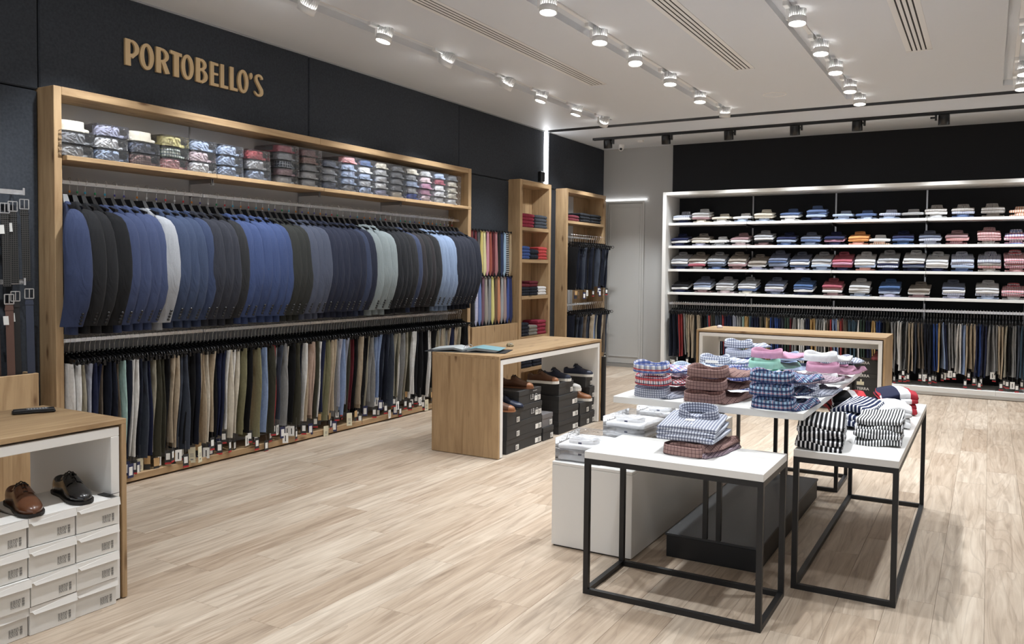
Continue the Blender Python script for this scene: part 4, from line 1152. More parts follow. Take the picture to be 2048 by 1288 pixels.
# ------------------------------------------------------------------ polos on the long table
def stripes(name, base, ink, per, wid, ax=0):
    return plaid(name, base, **({'us': [(ink, per, wid, 0, 1.0)]} if ax == 0 else {'vs': [(ink, per, wid, 0, 1.0)]}))
PBW = stripes('knit_black_white_stripe', (26, 26, 30), (236, 236, 238), .021, .0085)
PWB = stripes('knit_white_black_stripe', (26, 26, 30), (238, 238, 240), .0135, .0072)
PNW = stripes('knit_navy_white_stripe', (30, 40, 72), (232, 234, 240), .022, .008)
PNR = plaid('knit_navy_white_red', (168, 52, 62), us=[((230, 230, 232), 1.0, .165, .105, 1.0), ((34, 38, 62), 1.0, .105, .105, 1.0)])
PKR = plaid('knit_black_white_red', (182, 56, 62), us=[((230, 230, 232), 1.0, .16, .105, 1.0), ((26, 27, 31), 1.0, .12, .105, 1.0)])
def rumple(m, seed, h):
    r = random.Random(seed); a, b, c_ = r.uniform(0, 6), r.uniform(0, 6), r.uniform(0, 6)
    m.v = [(x+0.006*math.sin(a+y*24), y+0.010*math.sin(b+x*19)+0.006*math.sin(c_+x*41), z*(1+0.22*math.sin(a+x*17+y*9))+0.005*math.sin(b+x*23)+0.007*math.sin(c_+y*17)+0.006) for x, y, z in m.v]
    return m
def polo_pile(x, y, n, w, d, mat, label, cn, rz, tilt, hh=0.026, sleeves=None):
    me = [rumple(slab(w, d, hh, 200+q, 0.014), q+int(abs(x)*50), hh).mesh('body', BLACKP) for q in range(3)]
    roll = MB().tube([(-w*0.12, d*0.50, hh*0.6), (w*0.1, d*0.3, hh*0.95), (w*0.30, d*0.10, hh*0.75)], [0.02, 0.024, 0.018], 8).mesh('sleeve', BLACKP)
    for i in range(n):
        r = random.Random(900+i+int(x*100))
        e = tag(empty('folded_polo', (x+r.uniform(-.006, .006), y+0.012*i, 0.685+i*hh*1.02), rot=(tilt*(i+1)/n, r.uniform(-.03, .03), rz+r.uniform(-.05, .05))), '%s polo shirt, %s from the bottom of the %s pile' % (cn, od(i+1), label), 'polo shirt', 'polo shirts on the long table')
        put('body', me[i % 3], e, mat=mat)
        if sleeves:
            put('sleeve', roll, e, (0.02, 0.02, 0.004), mat=sleeves)
polo_pile(-0.690, 4.16, 5, 0.215, 0.33, PBW, 'front left', 'black and white striped', 0.10, 0.05, 0.023)
polo_pile(-0.460, 4.43, 5, 0.215, 0.32, PWB, 'front right', 'white and black striped', 0.06, 0.05, 0.021)
polo_pile(-0.655, 4.80, 4, 0.20, 0.30, PNW, 'middle left', 'navy and white striped', -0.22, 0.10, 0.024)
polo_pile(-0.450, 4.97, 4, 0.21, 0.30, sl('white'), 'middle right', 'plain white', 0.22, 0.07, 0.022, sl('white'))
polo_pile(-0.690, 5.22, 4, 0.21, 0.30, PKR, 'rear left', 'black white and red', 0.32, 0.08, 0.024)
polo_pile(-0.450, 5.46, 4, 0.21, 0.32, PNR, 'rear right', 'navy white and red', 0.28, 0.06, 0.026)

# ------------------------------------------------------------------ sweaters in the oak towers
SWM = {}
def sweater(x, y, z, w, h, cn, label, seed, d=0.26, tilt=0.0):
    key = (round(w, 3), round(h, 3), seed % 3)
    if key not in SWM:
        SWM[key] = slab(w, d, h, 300+seed % 3, 0.006).mesh('body', BLACKP)
    r = random.Random(seed)
    o = put('folded_sweater', SWM[key], None, (x, y+r.uniform(-.003, .003), z), (tilt, 0, PI/2+r.uniform(-.03, .03)), sl(cn))
    tag(o, label, 'sweater', 'folded sweaters in the oak units')
def sw_pile(y, z, w, h, cols, where, sd, tilt=0.0):
    for i, cn in enumerate(cols):
        pos = 'bottom' if i == 0 else ('top' if i == len(cols)-1 else od(i+1)+' from bottom')
        sweater(-5.252, y, z+i*h, w, h, cn, '%s folded sweater, %s of the %s' % (cn.replace('knit ', ''), pos, where), sd+i, 0.25, tilt)
z = T1Z
sw_pile(9.482, z[0], 0.35, 0.044, ['crimson', 'crimson', 'crimson', 'crimson'], 'left pile on the highest tower shelf', 1)
sw_pile(9.848, z[0], 0.35, 0.044, ['knit slate']*4, 'right pile on the highest tower shelf', 11)
sw_pile(9.43, z[1], 0.235, 0.042, ['knit blue']*4, 'left pile on the second tower shelf', 21)
sw_pile(9.668, z[1], 0.225, 0.066, ['dark navy']*2, 'middle pile on the second tower shelf', 31)
sw_pile(9.905, z[1], 0.235, 0.042, ['knit red']*4, 'right pile on the second tower shelf', 41)
sw_pile(9.425, z[2], 0.235, 0.038, ['dark navy', 'dark navy', 'dark navy', 'burgundy'], 'left pile on the third tower shelf', 51)
sw_pile(9.662, z[2], 0.225, 0.038, ['dark navy', 'dark navy', 'dark navy', 'burgundy', 'burgundy'], 'middle pile on the third tower shelf', 61)
sw_pile(9.9, z[2], 0.235, 0.038, ['white', 'white', 'white'], 'right pile on the third tower shelf', 71)
sw_pile(9.425, z[3], 0.235, 0.044, ['dark navy']*4, 'left pile on the fourth tower shelf', 81)
sw_pile(9.662, z[3], 0.225, 0.044, ['knit grey']*3, 'middle pile on the fourth tower shelf', 91)
sw_pile(9.9, z[3], 0.235, 0.048, ['crimson']*4, 'right pile on the fourth tower shelf', 101)
sw_pile(9.47, z[4], 0.32, 0.045, ['dark navy']*4, 'left pile on the lowest tower shelf', 111)
sw_pile(9.83, z[4], 0.32, 0.045, ['dark navy']*3, 'right pile on the lowest tower shelf', 121)
sw_pile(10.86, 2.246, 0.36, 0.042, ['burgundy', 'burgundy'], 'left pile above the jeans', 131)
sw_pile(11.25, 2.246, 0.34, 0.045, ['knit black']*3, 'middle pile above the jeans', 141)
sw_pile(11.64, 2.246, 0.36, 0.045, ['knit black']*3, 'right pile above the jeans', 151)

# ================================================================== neckties and belts
def tie_mesh(L, seed):
    r = random.Random(seed); ph = r.uniform(0, 6); rings = []
    for i in range(9):
        f = i/8; z = 0.03-f*L
        w = 0.018+0.016*f
        if i == 8: w = 0.004
        y = 0.004*math.sin(ph+f*3)
        rings.append([(0.0045+0.002*math.sin(ph+f*8), y-w, z), (0.007, y, z), (0.0045, y+w, z), (-0.003, y+w*0.9, z), (-0.003, y-w*0.9, z)])
    m = MB().loft(rings)
    m.tube([(0.004, -0.019, 0.03), (0.004, 0.019, 0.03)], 0.009, 6)
    return m.mesh('necktie', BLACKP)
TM = [tie_mesh(0.545, s) for s in range(4)]
TIEC = {'dark red': (112, 40, 46), 'dark grey': (84, 82, 84), 'yellow': (216, 196, 104), 'pale yellow': (222, 212, 148), 'pink': (212, 140, 158), 'brick red': (168, 78, 62), 'burgundy': (104, 34, 44), 'dusty pink': (186, 118, 122), 'black': (36, 36, 40), 'dark blue': (48, 64, 104), 'light blue': (150, 186, 220),
        'tan': (176, 150, 112), 'paisley blue': (168, 184, 208), 'blue': (104, 128, 190), 'plum': (122, 86, 104), 'stone': (166, 158, 148), 'grey': (140, 142, 146), 'lemon': (230, 220, 128), 'brown': (122, 92, 66), 'orange': (222, 142, 100), 'silver': (170, 174, 180), 'rose grey': (176, 152, 152), 'royal blue': (70, 92, 176), 'navy': (46, 58, 116), 'striped black': (60, 60, 64)}
rows_t = ((1.965, 8.235, 9.13, ['dark red', 'burgundy', 'dark grey', 'yellow', 'pale yellow', 'pink', 'brick red', 'burgundy', 'dusty pink', 'black', 'dark blue', 'light blue', 'striped black', 'tan'], 'upper'),
          (1.405, 8.26, 9.16, ['black', 'paisley blue', 'blue', 'plum', 'stone', 'grey', 'lemon', 'brown', 'orange', 'silver', 'rose grey', 'royal blue', 'navy'], 'lower'))
for zr, y0, y1, cols, nm in rows_t:
    rk = tag(empty('tie_rack', (WX, y0, zr)), 'black %s rack of neckties on the charcoal wall' % nm, 'tie rack', 'necktie racks')
    part('rail', MB().bar((0.06, -0.04, 0.045), (0.06, y1-y0+0.04, 0.045), 0.012), BLACKM, rk)
    for q in (0.05, (y1-y0)/2, y1-y0-0.05):
        part('wall_arm', MB().bar((0, q, 0.045), (0.06, q, 0.045), 0.01), BLACKM, rk)
    n = len(cols)
    for i, cn in enumerate(cols):
        y = (y1-y0)*i/(n-1)
        part('tie_peg', MB().bar((0.055, y, 0.035), (0.10, y, 0.035), 0.008).box(0.094, 0.102, y-0.012, y+0.012, 0.03, 0.055), BLACKP, rk)
        if cn == 'striped black':
            m = plaid('tie_striped_black', (40, 40, 44), vs=[((206, 206, 206), .024, .008, 0, 1)])
        elif cn == 'paisley blue':
            m = plaid('tie_paisley_blue', (176, 190, 212), us=[((216, 150, 130), .013, .004, 0, .6)], vs=[((96, 110, 160), .017, .006, 0, .6)])
        else:
            m = fabric('tie_' + cn.replace(' ', '_'), TIEC[cn], 0.6, 0.14, 160)
        o = put('necktie', TM[i % 4], None, (WX+0.082, y0+y, zr), (0, 0, -0.35), m, (1, 1, 1.0 if nm == 'upper' else 1.07))
        tag(o, '%s necktie, %s from the left on the %s tie rack' % (cn, od(i+1), nm), 'necktie', 'neckties on the %s rack' % nm)

LEATHER = {'black': plain('black_leather', (30, 29, 30), .5), 'braided black': plaid('braided_black', (20, 20, 21), us=[((62, 60, 58), .012, .005, 0, .8)], vs=[((62, 60, 58), .012, .005, 0, .8)]), 'brown': plain('brown_leather', (86, 62, 54), .5), 'tan': plain('tan_leather', (176, 96, 44), .5), 'navy': plain('navy_leather', (46, 52, 68), .5), 'dark brown': plain('dark_brown_leather', (60, 42, 36), .5)}
def belt(x, y, z, L, cn, label, group, w=0.044, rz=0.0, tags=1):
    e = tag(empty('leather_belt', (x, y, z), rz), label, 'belt', group)
    part('strap', MB().loft([[(0.002*math.sin(f*5), -w/2+0.01*f, -0.03-f*L), (0.005+0.002*math.sin(f*5), -w/2+0.01*f, -0.03-f*L), (0.005+0.002*math.sin(f*5), w/2+0.01*f, -0.03-f*L), (0.002*math.sin(f*5), w/2+0.01*f, -0.03-f*L)] for f in (0, .15, .3, .45, .6, .75, .9, 1)], False), LEATHER[cn], e)
    b = MB(); bw = w*0.56
    b.bar((0.005, -bw, 0.025), (0.005, bw, 0.025), 0.006).bar((0.005, -bw, -0.035), (0.005, bw, -0.035), 0.006).bar((0.005, -bw, 0.025), (0.005, -bw, -0.035), 0.006).bar((0.005, bw, 0.025), (0.005, bw, -0.035), 0.006).bar((0.008, 0, -0.03), (0.01, 0, 0.025), 0.005)
    part('buckle', b, CHROME, e)
    part('keeper', MB().box(-0.003, 0.008, -w/2-0.002, w/2+0.002, -0.075, -0.06), LEATHER[cn], e)
    if tags:
        part('price_tag', MB().box(0, 0.0015, -0.015, 0.015, -0.055, 0), PAPER, e, (0.012, -0.02, -0.11), (0.05, 0.05, -0.5))
for zr, L, lst, nm in ((1.93, 0.46, (('black', 2.60), ('dark brown', 2.665), ('brown', 2.735), ('black', 2.795), ('braided black', 2.855), ('braided black', 2.92), ('braided black', 2.975)), 'upper'), (1.365, 0.56, (('black', 2.61), ('dark brown', 2.675), ('tan', 2.745), ('dark brown', 2.805), ('brown', 2.875), ('black', 2.93), ('navy', 3.0)), 'lower')):
    rk = tag(empty('belt_rack', (WX, 2.3, zr+0.035)), 'chrome %s rack of belts beside the oak cabinet' % nm, 'belt rack', 'belt racks')
    part('rail', MB().cbox(0.07, 0.08, 0, 0.70, 0.02, 0.05, 0.001), CHROME, rk)
    for q in (0.10, 0.36, 0.66):
        part('prong', MB().bar((0, q, 0.025), (0.14, q, 0.025), 0.008).box(0.135, 0.142, q-0.006, q+0.006, 0.015, 0.06), CHROME, rk)
    for i, (cn, y) in enumerate(lst):
        belt(-5.32 if i % 2 else -5.29, y, zr-0.016*(i*5 % 3), L, cn, '%s leather belt, %s from the left on the %s belt rack' % (cn, od(i+1), nm), 'belts on the racks', rz=-0.35, tags=1 if i in (2, 4, 5) else 0)

# ================================================================== shoe boxes
WBOX = plain('white_shoe_box_card', (228, 226, 221), 0.6)
WBOX2 = plain('white_shoe_box_lid_card', (234, 232, 228), 0.55)
def label_print(w, h):
    """bar code and rows of print, lying just proud of the box face (x = 0)"""
    m = MB(); r = random.Random(5)
    for k in range(6):
        z = h*(1-(k+0.5)/6)
        y = -w/2
        while y < w*0.22:
            l = r.uniform(0.003, 0.009); m.box(0, 0.0006, y, min(y+l, w*0.22), z-0.0016, z+0.0016); y += l+0.003
    for k in range(9):
        z = h*k/9
        m.box(0, 0.0006, w*0.32, w*0.5, z, z+h/9*(0.4+0.35*(k % 3)))
    return m
LPR = label_print(0.055, 0.034).mesh('label_print', INK)
BW, BD, BHT = 0.196, 0.33, 0.118
def white_box_mesh():
    b = MB().cbox(-BD, 0, -BW/2, BW/2, 0, BHT-0.012, 0.001)
    return b.mesh('box', WBOX)
def lid_mesh():
    m = MB().box(-BD-0.003, 0.004, -BW/2-0.003, BW/2+0.003, BHT-0.006, BHT)
    m.add([(0.004, -BW/2-0.003, BHT), (0.004, BW/2+0.003, BHT), (0.011, BW/2+0.003, BHT-0.034), (0.011, -BW/2+0.014, BHT-0.034), (0.0075, -BW/2+0.006, BHT-0.022), (0.006, -BW/2-0.003, BHT-0.020),
           (0.001, -BW/2-0.003, BHT), (0.001, BW/2+0.003, BHT), (0.008, BW/2+0.003, BHT-0.034), (0.008, -BW/2+0.014, BHT-0.034), (0.0045, -BW/2+0.006, BHT-0.022), (0.003, -BW/2-0.003, BHT-0.020)],
          [(0, 5, 4, 3, 2, 1), (6, 7, 8, 9, 10, 11), (0, 1, 7, 6), (1, 2, 8, 7), (2, 3, 9, 8), (3, 4, 10, 9), (4, 5, 11, 10), (5, 0, 6, 11)])
    m.box(-BD, 0.004, BW/2, BW/2+0.003, BHT-0.03, BHT)
    return m.mesh('lid', WBOX2)
WB_ME, WL_ME = white_box_mesh(), lid_mesh()
colsb = ((2.222, 4, 'right'), (2.022, 4, 'second'), (1.822, 4, 'third'), (1.622, 4, 'fourth'), (1.422, 4, 'fifth'))
rb = random.Random(77)
for ci, (y, n, nm) in enumerate(colsb):
    for i in range(n):
        e = tag(empty('white_shoe_box', (-3.405-rb.uniform(0, .02), y+rb.uniform(-.003, .003), 0.001+i*0.1245), rb.uniform(-.035, .035)), 'white shoe box, %s from the floor, in the %s' % (od(i+1), 'column by the counter side' if ci == 0 else '%s column from the counter side' % nm), 'shoe box', 'white shoe boxes under the left counter')
        put('box', WB_ME, e); put('lid', WL_ME, e, (0, 0, 0.003), (0, rb.uniform(0, 0.02), 0))
        put('label_print', LPR, e, (0.0008, BW/2-0.05, 0.018))

# black boxes under the middle counter
def black_box(x, y, z, w, d, h, label, mat=BLACKCARD, text=None, sticker=True, rz=0.0, double=False, grp='black shoe boxes under the middle counter', front='x'):
    e = tag(empty('shoe_box', (x, y, z), rz), label, 'shoe box', grp)
    part('box', MB().cbox(-d, 0, -w/2, w/2, 0, h*0.72, 0.001), mat, e)
    part('lid', MB().cbox(-d-0.002, 0.003, -w/2-0.003, w/2+0.003, h*0.66, h, 0.001), mat, e)
    if sticker:
        s = MB().box(0.003, 0.0042, w/2-0.062, w/2-0.012, 0.012, 0.055)
        st = part('sticker', s, PAPER, e)
        part('label_print', MB().box(0.0042, 0.0048, w/2-0.057, w/2-0.042, 0.018, 0.048).box(0.0042, 0.0048, w/2-0.035, w/2-0.031, 0.016, 0.05).box(0.0042, 0.0048, w/2-0.027, w/2-0.024, 0.016, 0.05), INK, st)
        if double:
            part('sticker', MB().box(0.003, 0.0042, w/2-0.12, w/2-0.07, 0.012, 0.055), PAPER, e)
    return e
def text_mesh(s, size, mat):
    cu = bpy.data.curves.new('text', 'FONT'); cu.body = s; cu.size = size; cu.extrude = 0.0006; cu.resolution_u = 3; cu.offset = size*0.012
    tmp = bpy.data.objects.new('tmp', cu); COL.objects.link(tmp)
    bpy.context.view_layer.update()
    me = bpy.data.meshes.new_from_object(tmp.evaluated_get(bpy.context.evaluated_depsgraph_get()))
    bpy.data.objects.remove(tmp); bpy.data.curves.remove(cu)
    me.materials.clear(); me.materials.append(mat)
    return me
PRINTW = plain('white_print', (226, 226, 224), 0.6)
PRINTG = plain('pale_grey_print', (170, 170, 170), 0.6)
LBO = text_mesh('LB O', 0.062, PRINTG)
bcols = ((5.975, 0.215, 3, 0.118, -3.43, 'leftmost', 0), (6.285, 0.40, 4, 0.124, -3.435, 'second', 1), (6.608, 0.20, 2, 0.118, -3.43, 'third', 0), (7.052, 0.41, 3, 0.119, -3.44, 'fourth', 1), (7.41, 0.21, 2, 0.117, -3.44, 'fifth', 0), (7.585, 0.125, 3, 0.122, -3.44, 'rightmost', 0))
for ci, (y, w, n, h, x, nm, big) in enumerate(bcols):
    for i in range(n):
        grey = ci == 2 and i == n-1
        e = black_box(x-random.uniform(0, .012), y, 0.001+i*(h+0.001), w, 0.30, h, '%s shoe box, %s from the floor, in the %s stack under the middle counter' % ('grey' if grey else 'black', od(i+1), nm), GREYCARD if grey else BLACKCARD, rz=0.0 if not big else random.uniform(-.015, .015), double=bool(big))
        if ci == 1 and i >= 2:
            put('brand_print', LBO, e, (0.0036, 0.0, 0.032), (PI/2, 0, PI/2))
            if i == 3: part('small_print', MB().box(0.003, 0.0036, 0.05, 0.075, 0.1, 0.105).box(0.003, 0.0036, 0.08, 0.125, 0.1, 0.105), PRINTG, e)
# a box behind the second and fourth stacks
black_box(-3.76, 6.03, 0.001, 0.22, 0.26, 0.12, 'black shoe box behind the leftmost stack, on the floor')
e4 = black_box(-3.46, 7.02, 0.361, 0.30, 0.28, 0.118, 'black shoe box on top of the fourth stack under the middle counter')
e6 = black_box(-3.47, 7.56, 0.368, 0.17, 0.30, 0.10, 'black shoe box on top of the rightmost stack under the middle counter')
tag(part('grey_board', MB().cbox(-3.50, -3.37, 7.735, 7.76, 0.0, 0.66, 0.003), BLACKBOARD), 'dark grey board leaning against the middle counter', 'board')

# branded boxes under the back counter
TERRA = text_mesh('TERRA', 0.042, PRINTW)
def terra(x, z, label, i):
    e = tag(empty('shoe_box', (x, 9.80, z)), label, 'shoe box', 'dark boxes under the back counter')
    part('box', MB().cbox(-0.125, 0.125, 0, 0.32, 0, 0.10, 0.001), BLACKCARD, e)
    part('lid', MB().cbox(-0.128, 0.128, -0.003, 0.323, 0.092, 0.142, 0.001), BLACKCARD, e)
    put('brand_print', TERRA, e, (-0.108, -0.004, 0.103), (PI/2, 0, 0))
    part('sticker', MB().box(-0.11, -0.035, -0.0012, 0, 0.012, 0.05).box(-0.075, -0.058, -0.0012, 0, 0.05, 0.075), CREAMCARD, e)
for i in range(4):
    terra(-1.135, 0.001+i*0.1435, 'dark shoe box with white brand print, %s from the floor under the back counter' % od(i+1), i)
for i in range(3):
    o = tag(empty('shoe_box', (-1.47, 9.84, 0.001+i*0.1435)), 'plain dark shoe box, %s from the floor beside the branded boxes' % od(i+1), 'shoe box', 'dark boxes under the back counter')
    part('box', MB().cbox(-0.17, 0.17, 0, 0.30, 0, 0.10, 0.001), BLACKCARD, o)
    part('lid', MB().cbox(-0.173, 0.173, -0.003, 0.303, 0.092, 0.142, 0.001), BLACKCARD, o)

# ================================================================== shoes
DLACE = plain('dark_lace', (34, 28, 26), .7)
def shoe(loc, rz, up, sole, label, L=0.29, low=False, lace=None, toe=None, heel=True, group='display shoes'):
    e = tag(empty('shoe', loc, rz), label, 'shoe', group)
    st = 0.012 if heel else 0.024
    S = ((0.0, .020, .058, 0), (.03, .028, .066, 0), (.10, .034, .072, .0), (.18, .036, .074, .55), (.28, .035, .078, .55), (.36, .035, .090, .3), (.42, .037, .094, 0), (.50, .041, .080, 0), (.60, .046, .062, 0), (.72, .049, .050, 0), (.84, .045, .042, 0), (.93, .034, .034, 0), (.985, .018, .024, 0), (1.0, .006, .016, 0))
    if low:
        S = tuple((s, w, hh*0.9 if s < .45 else hh*0.95, d) for s, w, hh, d in S)
    def ring(s, w, h, dip, x):
        o = []
        for k in range(13):
            a = PI*k/12
            y = w*math.cos(a); z = h*math.sin(a)**0.55
            if dip: z -= dip*h*max(0, math.sin(a)-0.62)/0.38
            o.append((x, y*(1+0.12*math.sin(a)*(1 if s < .3 else 0)), z+st))
        o += [(x, -w*0.6, st), (x, w*0.6, st)]
        return o
    def bend(s): return 0.006*math.sin(s*PI)
    rings = [[(p[0], p[1]+bend(s), p[2]) for p in ring(s, w, h, d, s*L)] for s, w, h, d in S]
    u = MB()
    cut = [i for i, q in enumerate(S) if q[0] >= .80][0]
    if toe:
        u.loft(rings[:cut+1]); u.cur = 1; u.loft(rings[cut:])
        part('upper', u, [up, toe], e)
    else:
        u.loft(rings); part('upper', u, up, e)
    so = MB()
    so.loft([[(s*L+(0.004 if s > .5 else -0.004), bend(s)+y*(w+0.006), zz) for y, zz in ((-1, 0.0 if not heel or s > .45 else 0.0), (1, 0.0), (1, st), (-1, st))] for s, w, h, d in S], False)
    part('sole', so, sole, e)
    if heel:
        part('heel', MB().cbox(-0.004, 0.07, -0.032, 0.032, -0.0005, st+0.006, 0.004), sole, e)
    part('lining', MB().loft([[(s*L, bend(s)+w*0.55*math.cos(a), st+h*0.40+0.004*math.sin(a)) for a in (0, PI/3, 2*PI/3, PI)] for s, w, h in ((.13, .03, .07), (.2, .034, .072), (.30, .033, .078), (.36, .028, .088))], True, False, False), plain('shoe_lining', (52, 40, 34), .8), e)
    fc = MB()
    for sg in (-1, 1):
        for off in (0.0,):
            rows_f = []
            for s, w, h in ((.335, .035, .086), (.42, .037, .094), (.50, .041, .080), (.60, .046, .062)):
                row = []
                for q in range(5):
                    a = PI/2-sg*math.radians(11+q*11)
                    row.append((s*L, bend(s)+(w+0.0035)*math.cos(a), st+(h+0.0035)*math.sin(a)**0.55))
                rows_f.append(row)
            fc.loft(rows_f, True, False, False)
    part('facing', fc, up, e)
    lm = MB()
    for k in range(4):
        s = .37+.062*k; h = (.0955, .0935, .078, .064)[k]+.005
        lm.tube([(s*L, bend(s)-.024, st+h*0.86), (s*L+.003, bend(s), st+h+.001), (s*L, bend(s)+.024, st+h*0.86)], 0.0028, 5)
    lm.tube([(.42*L, .0, st+.095), (.43*L, .016, st+.100), (.47*L, .026, st+.082)], 0.002, 4).tube([(.42*L, .0, st+.095), (.43*L, -.016, st+.100), (.47*L, -.028, st+.080)], 0.002, 4)
    part('laces', lm, lace or DLACE, e)
    return e
BRN = plain('brown_polished_leather', (96, 58, 36), .28, coat=.4); BLKL = plain('black_polished_leather', (22, 22, 24), .25, coat=.5); DSOLE = plain('dark_rubber_sole', (30, 27, 26), .6)
CHEST = plain('chestnut_leather', (92, 60, 42), .4); TANL = plain('tan_toe_leather', (150, 100, 66), .4); WSOLE = plain('white_rubber_sole', (226, 224, 218), .5); NAVYS = plain('navy_suede', (42, 48, 66), .8); BLUESH = plain('dark_blue_leather', (36, 44, 66), .4); NEUT = plain('neutral_sneaker', (196, 194, 190), .6); REDS = plain('wine_suede', (116, 46, 50), .7)
zt = 0.001+4*0.1245
shoe((-3.70, 2.22, zt), -0.18, BLKL, DSOLE, 'black polished lace-up shoe on the white shoe boxes', 0.30)
tg = part('shoe_insert', MB().loft([[(0, -0.018, 0), (0, 0.018, 0), (0, 0.018, .002), (0, -0.018, .002)], [(0.06, -0.02, 0), (0.06, 0.02, 0), (0.06, 0.02, .002), (0.06, -0.02, .002)], [(0.10, -0.02, .014), (0.10, 0.02, .014), (0.10, 0.02, .016), (0.10, -0.02, .016)]], False), BLACKP, None, (-3.50, 2.30, zt+0.001), (0, 0, 0.1))
tag(tg, 'curled black strip lying beside the black lace-up shoe', 'strip')
shoe((-3.70, 2.01, zt), -0.22, BRN, DSOLE, 'brown polished lace-up shoe on the white shoe boxes', 0.30)
shoe((-3.70, 1.80, zt), -0.2, BRN, DSOLE, 'brown polished shoe cut by the left picture edge', 0.30)
shoe((-3.72, 6.24, 0.503), 0.22, CHEST, plain('tan_sole', (120, 78, 52), .6), 'brown suede shoe with tan toe on the second stack of black boxes', 0.30, toe=TANL)
shoe((-3.74, 6.78, 0.482), 0.16, CHEST, WSOLE, 'brown sneaker with white sole on the fourth stack of boxes', 0.30, True, toe=TANL, heel=False)
shoe((-3.72, 7.02, 0.482), 0.16, NAVYS, WSOLE, 'navy laced sneaker with white sole behind the brown sneaker', 0.29, True, heel=False)
shoe((-3.72, 7.50, 0.471), 0.18, BLUESH, WSOLE, 'black low shoe with thin white sole on the rightmost stack', 0.30, True, heel=False)
shoe((-3.68, 6.02, 0.36), 0.20, BLUESH, DSOLE, 'dark blue shoe on the leftmost stack of black boxes', 0.29)
shoe((-3.66, 5.86, 0.36), 0.20, CHEST, TANL, 'tan shoe half hidden behind the white counter edge', 0.28, toe=TANL)
shoe((-3.70, 7.25, 0.361), 0.16, NEUT, WSOLE, 'pale sneaker between the fourth and fifth stacks of boxes', 0.27, True, heel=False)
shoe((-3.68, 7.44, 0.238), 0.14, TANL, WSOLE, 'tan sneaker on the fifth stack of boxes', 0.28, True, heel=False)
shoe((-3.80, 6.62, 0.240), 0.10, NEUT, WSOLE, 'white sneaker on the grey shoe box', 0.26, True, heel=False)
shoe((-1.03, 10.02, 0.576), -1.72, REDS, DSOLE, 'wine red shoe on the branded boxes under the back counter', 0.28)
shoe((-2.62, 9.98, 0.001+0.5), -1.2, BLKL, DSOLE, 'black shoe at the left end under the back counter', 0.28)
for i in range(4):
    o = tag(empty('shoe_box', (-2.66, 9.76, 0.001+i*0.125)), 'black shoe box, %s from the floor at the left end under the back counter' % od(i+1), 'shoe box', 'dark boxes under the back counter')
    part('box', MB().cbox(-0.15, 0.15, 0, 0.32, 0, 0.09, 0.001), BLACKCARD, o)
    part('lid', MB().cbox(-0.153, 0.153, -0.003, 0.323, 0.082, 0.124, 0.001), BLACKCARD, o)

# ================================================================== small things on the counters
b = tag(empty('ring_binder', (-3.86, 5.93, 0.841), 0.33), 'open ring binder with clear sleeves on the middle counter', 'binder')
part('cover', MB().cbox(-0.34, 0.36, -0.17, 0.15, 0, 0.004, 0.001), BLACKBOARD, b)
SLEEVE = plain('blue_green_print_page', (132, 178, 190), .35); PAGE = plain('binder_page', (206, 212, 214), .3)
for k in range(5):
    part('page', MB().loft([[(0.02, -0.14, 0.006+k*.004), (0.02, 0.14, 0.006+k*.004), (0.02, 0.14, 0.008+k*.004), (0.02, -0.14, 0.008+k*.004)], [(0.10, -0.14, 0.018+k*.005), (0.10, 0.14, 0.018+k*.005), (0.10, 0.14, 0.020+k*.005), (0.10, -0.14, 0.020+k*.005)], [(0.27+.008*k, -0.14, 0.007+k*.003), (0.27+.008*k, 0.14, 0.007+k*.003), (0.27+.008*k, 0.14, 0.009+k*.003), (0.27+.008*k, -0.14, 0.009+k*.003)]], False), SLEEVE if k == 4 else PAGE, b)
for k in range(4):
    part('page', MB().loft([[(-0.02, -0.13, 0.006+k*.004), (-0.02, 0.14, 0.006+k*.004), (-0.02, 0.14, 0.008+k*.004), (-0.02, -0.13, 0.008+k*.004)], [(-0.10, -0.13, 0.02+k*.005), (-0.10, 0.14, 0.02+k*.005), (-0.10, 0.14, 0.022+k*.005), (-0.10, -0.13, 0.022+k*.005)], [(-0.27-.008*k, -0.13, 0.007+k*.003), (-0.27-.008*k, 0.14, 0.007+k*.003), (-0.27-.008*k, 0.14, 0.009+k*.003), (-0.27-.008*k, -0.13, 0.009+k*.003)]], False), PAGE, b)
for y in (-0.045, 0.045):
    part('ring', MB().tube([(0.03*math.cos(a), y, 0.014+0.036*math.sin(a)) for a in [PI*q/8 for q in range(9)]], 0.002, 6), CHROME, b)
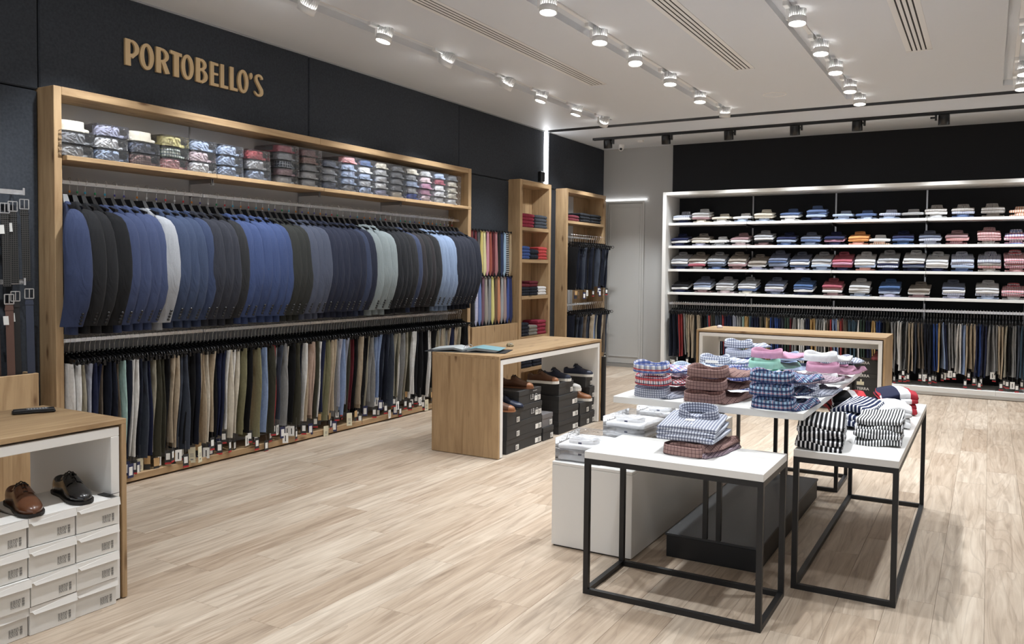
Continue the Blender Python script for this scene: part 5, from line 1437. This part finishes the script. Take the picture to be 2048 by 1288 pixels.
tag(part('pencil', MB().tube([(0, 0, 0), (0.12, 0, 0)], 0.004, 6), plain('yellow_pencil', (206, 160, 70), .5), None, (-4.20, 5.99, 0.85), (0, 0, 0.3)), 'yellow pencil lying beside the ring binder', 'pencil')
def pebble(loc, r, h, mat, base, name, label, cat):
    e = tag(empty(name, loc), label, cat)
    part('dome', MB().lathe([(r, 0.004), (r*1.04, h*0.3), (r*0.95, h*0.6), (r*0.7, h*0.88), (r*0.3, h), (0.001, h)], 18), mat, e)
    if base: part('foot', MB().lathe([(r*0.9, 0), (r*1.0, 0.004)], 18), base, e)
    return e
def speckle():
    m, nt, bs = nodes_of('speckled_shell')
    tc = N(nt, 'ShaderNodeTexCoord'); vo = N(nt, 'ShaderNodeTexVoronoi', ins={'Vector': tc.outputs['Object'], 'Scale': 80.0})
    rp = N(nt, 'ShaderNodeValToRGB', ins={0: vo.outputs['Distance']}); rp.color_ramp.elements[0].color = (*lin((222, 210, 176)), 1); rp.color_ramp.elements[1].color = (*lin((92, 80, 58)), 1); rp.color_ramp.elements[1].position = 0.75
    nt.links.new(rp.outputs[0], bs.inputs['Base Color']); bs.inputs['Roughness'].default_value = .4
    return m
pebble((-3.76, 6.47, 0.841), 0.033, 0.034, speckle(), BLACKP, 'speckled_paperweight', 'small speckled dome paperweight on the middle counter', 'paperweight')
pebble((-2.87, 10.09, 0.841), 0.034, 0.036, plain('pale_pink_glaze', (232, 220, 222), .25), LAMPW, 'white_pebble', 'small pale egg-shaped ornament on the back counter', 'ornament')
w = tag(empty('card_wallet', (-3.93, 2.245, 0.841), 1.1), 'flat black wallet with pale print on the left counter', 'wallet')
part('body', MB().cbox(-0.09, 0.09, -0.035, 0.035, 0, 0.012, 0.004), BLACKP, w)
part('flap', MB().cbox(-0.085, 0.087, -0.034, 0.03, 0.012, 0.018, 0.003), plain('black_grain_leather', (36, 36, 38), .5), w)
part('pale_print', MB().box(-0.03, 0.06, -0.02, 0.02, 0.018, 0.0186), plaid('wallet_print', (60, 62, 66), us=[((170, 174, 180), .012, .005, 0, .8)], vs=[((170, 174, 180), .015, .006, 0, .6)]), w)
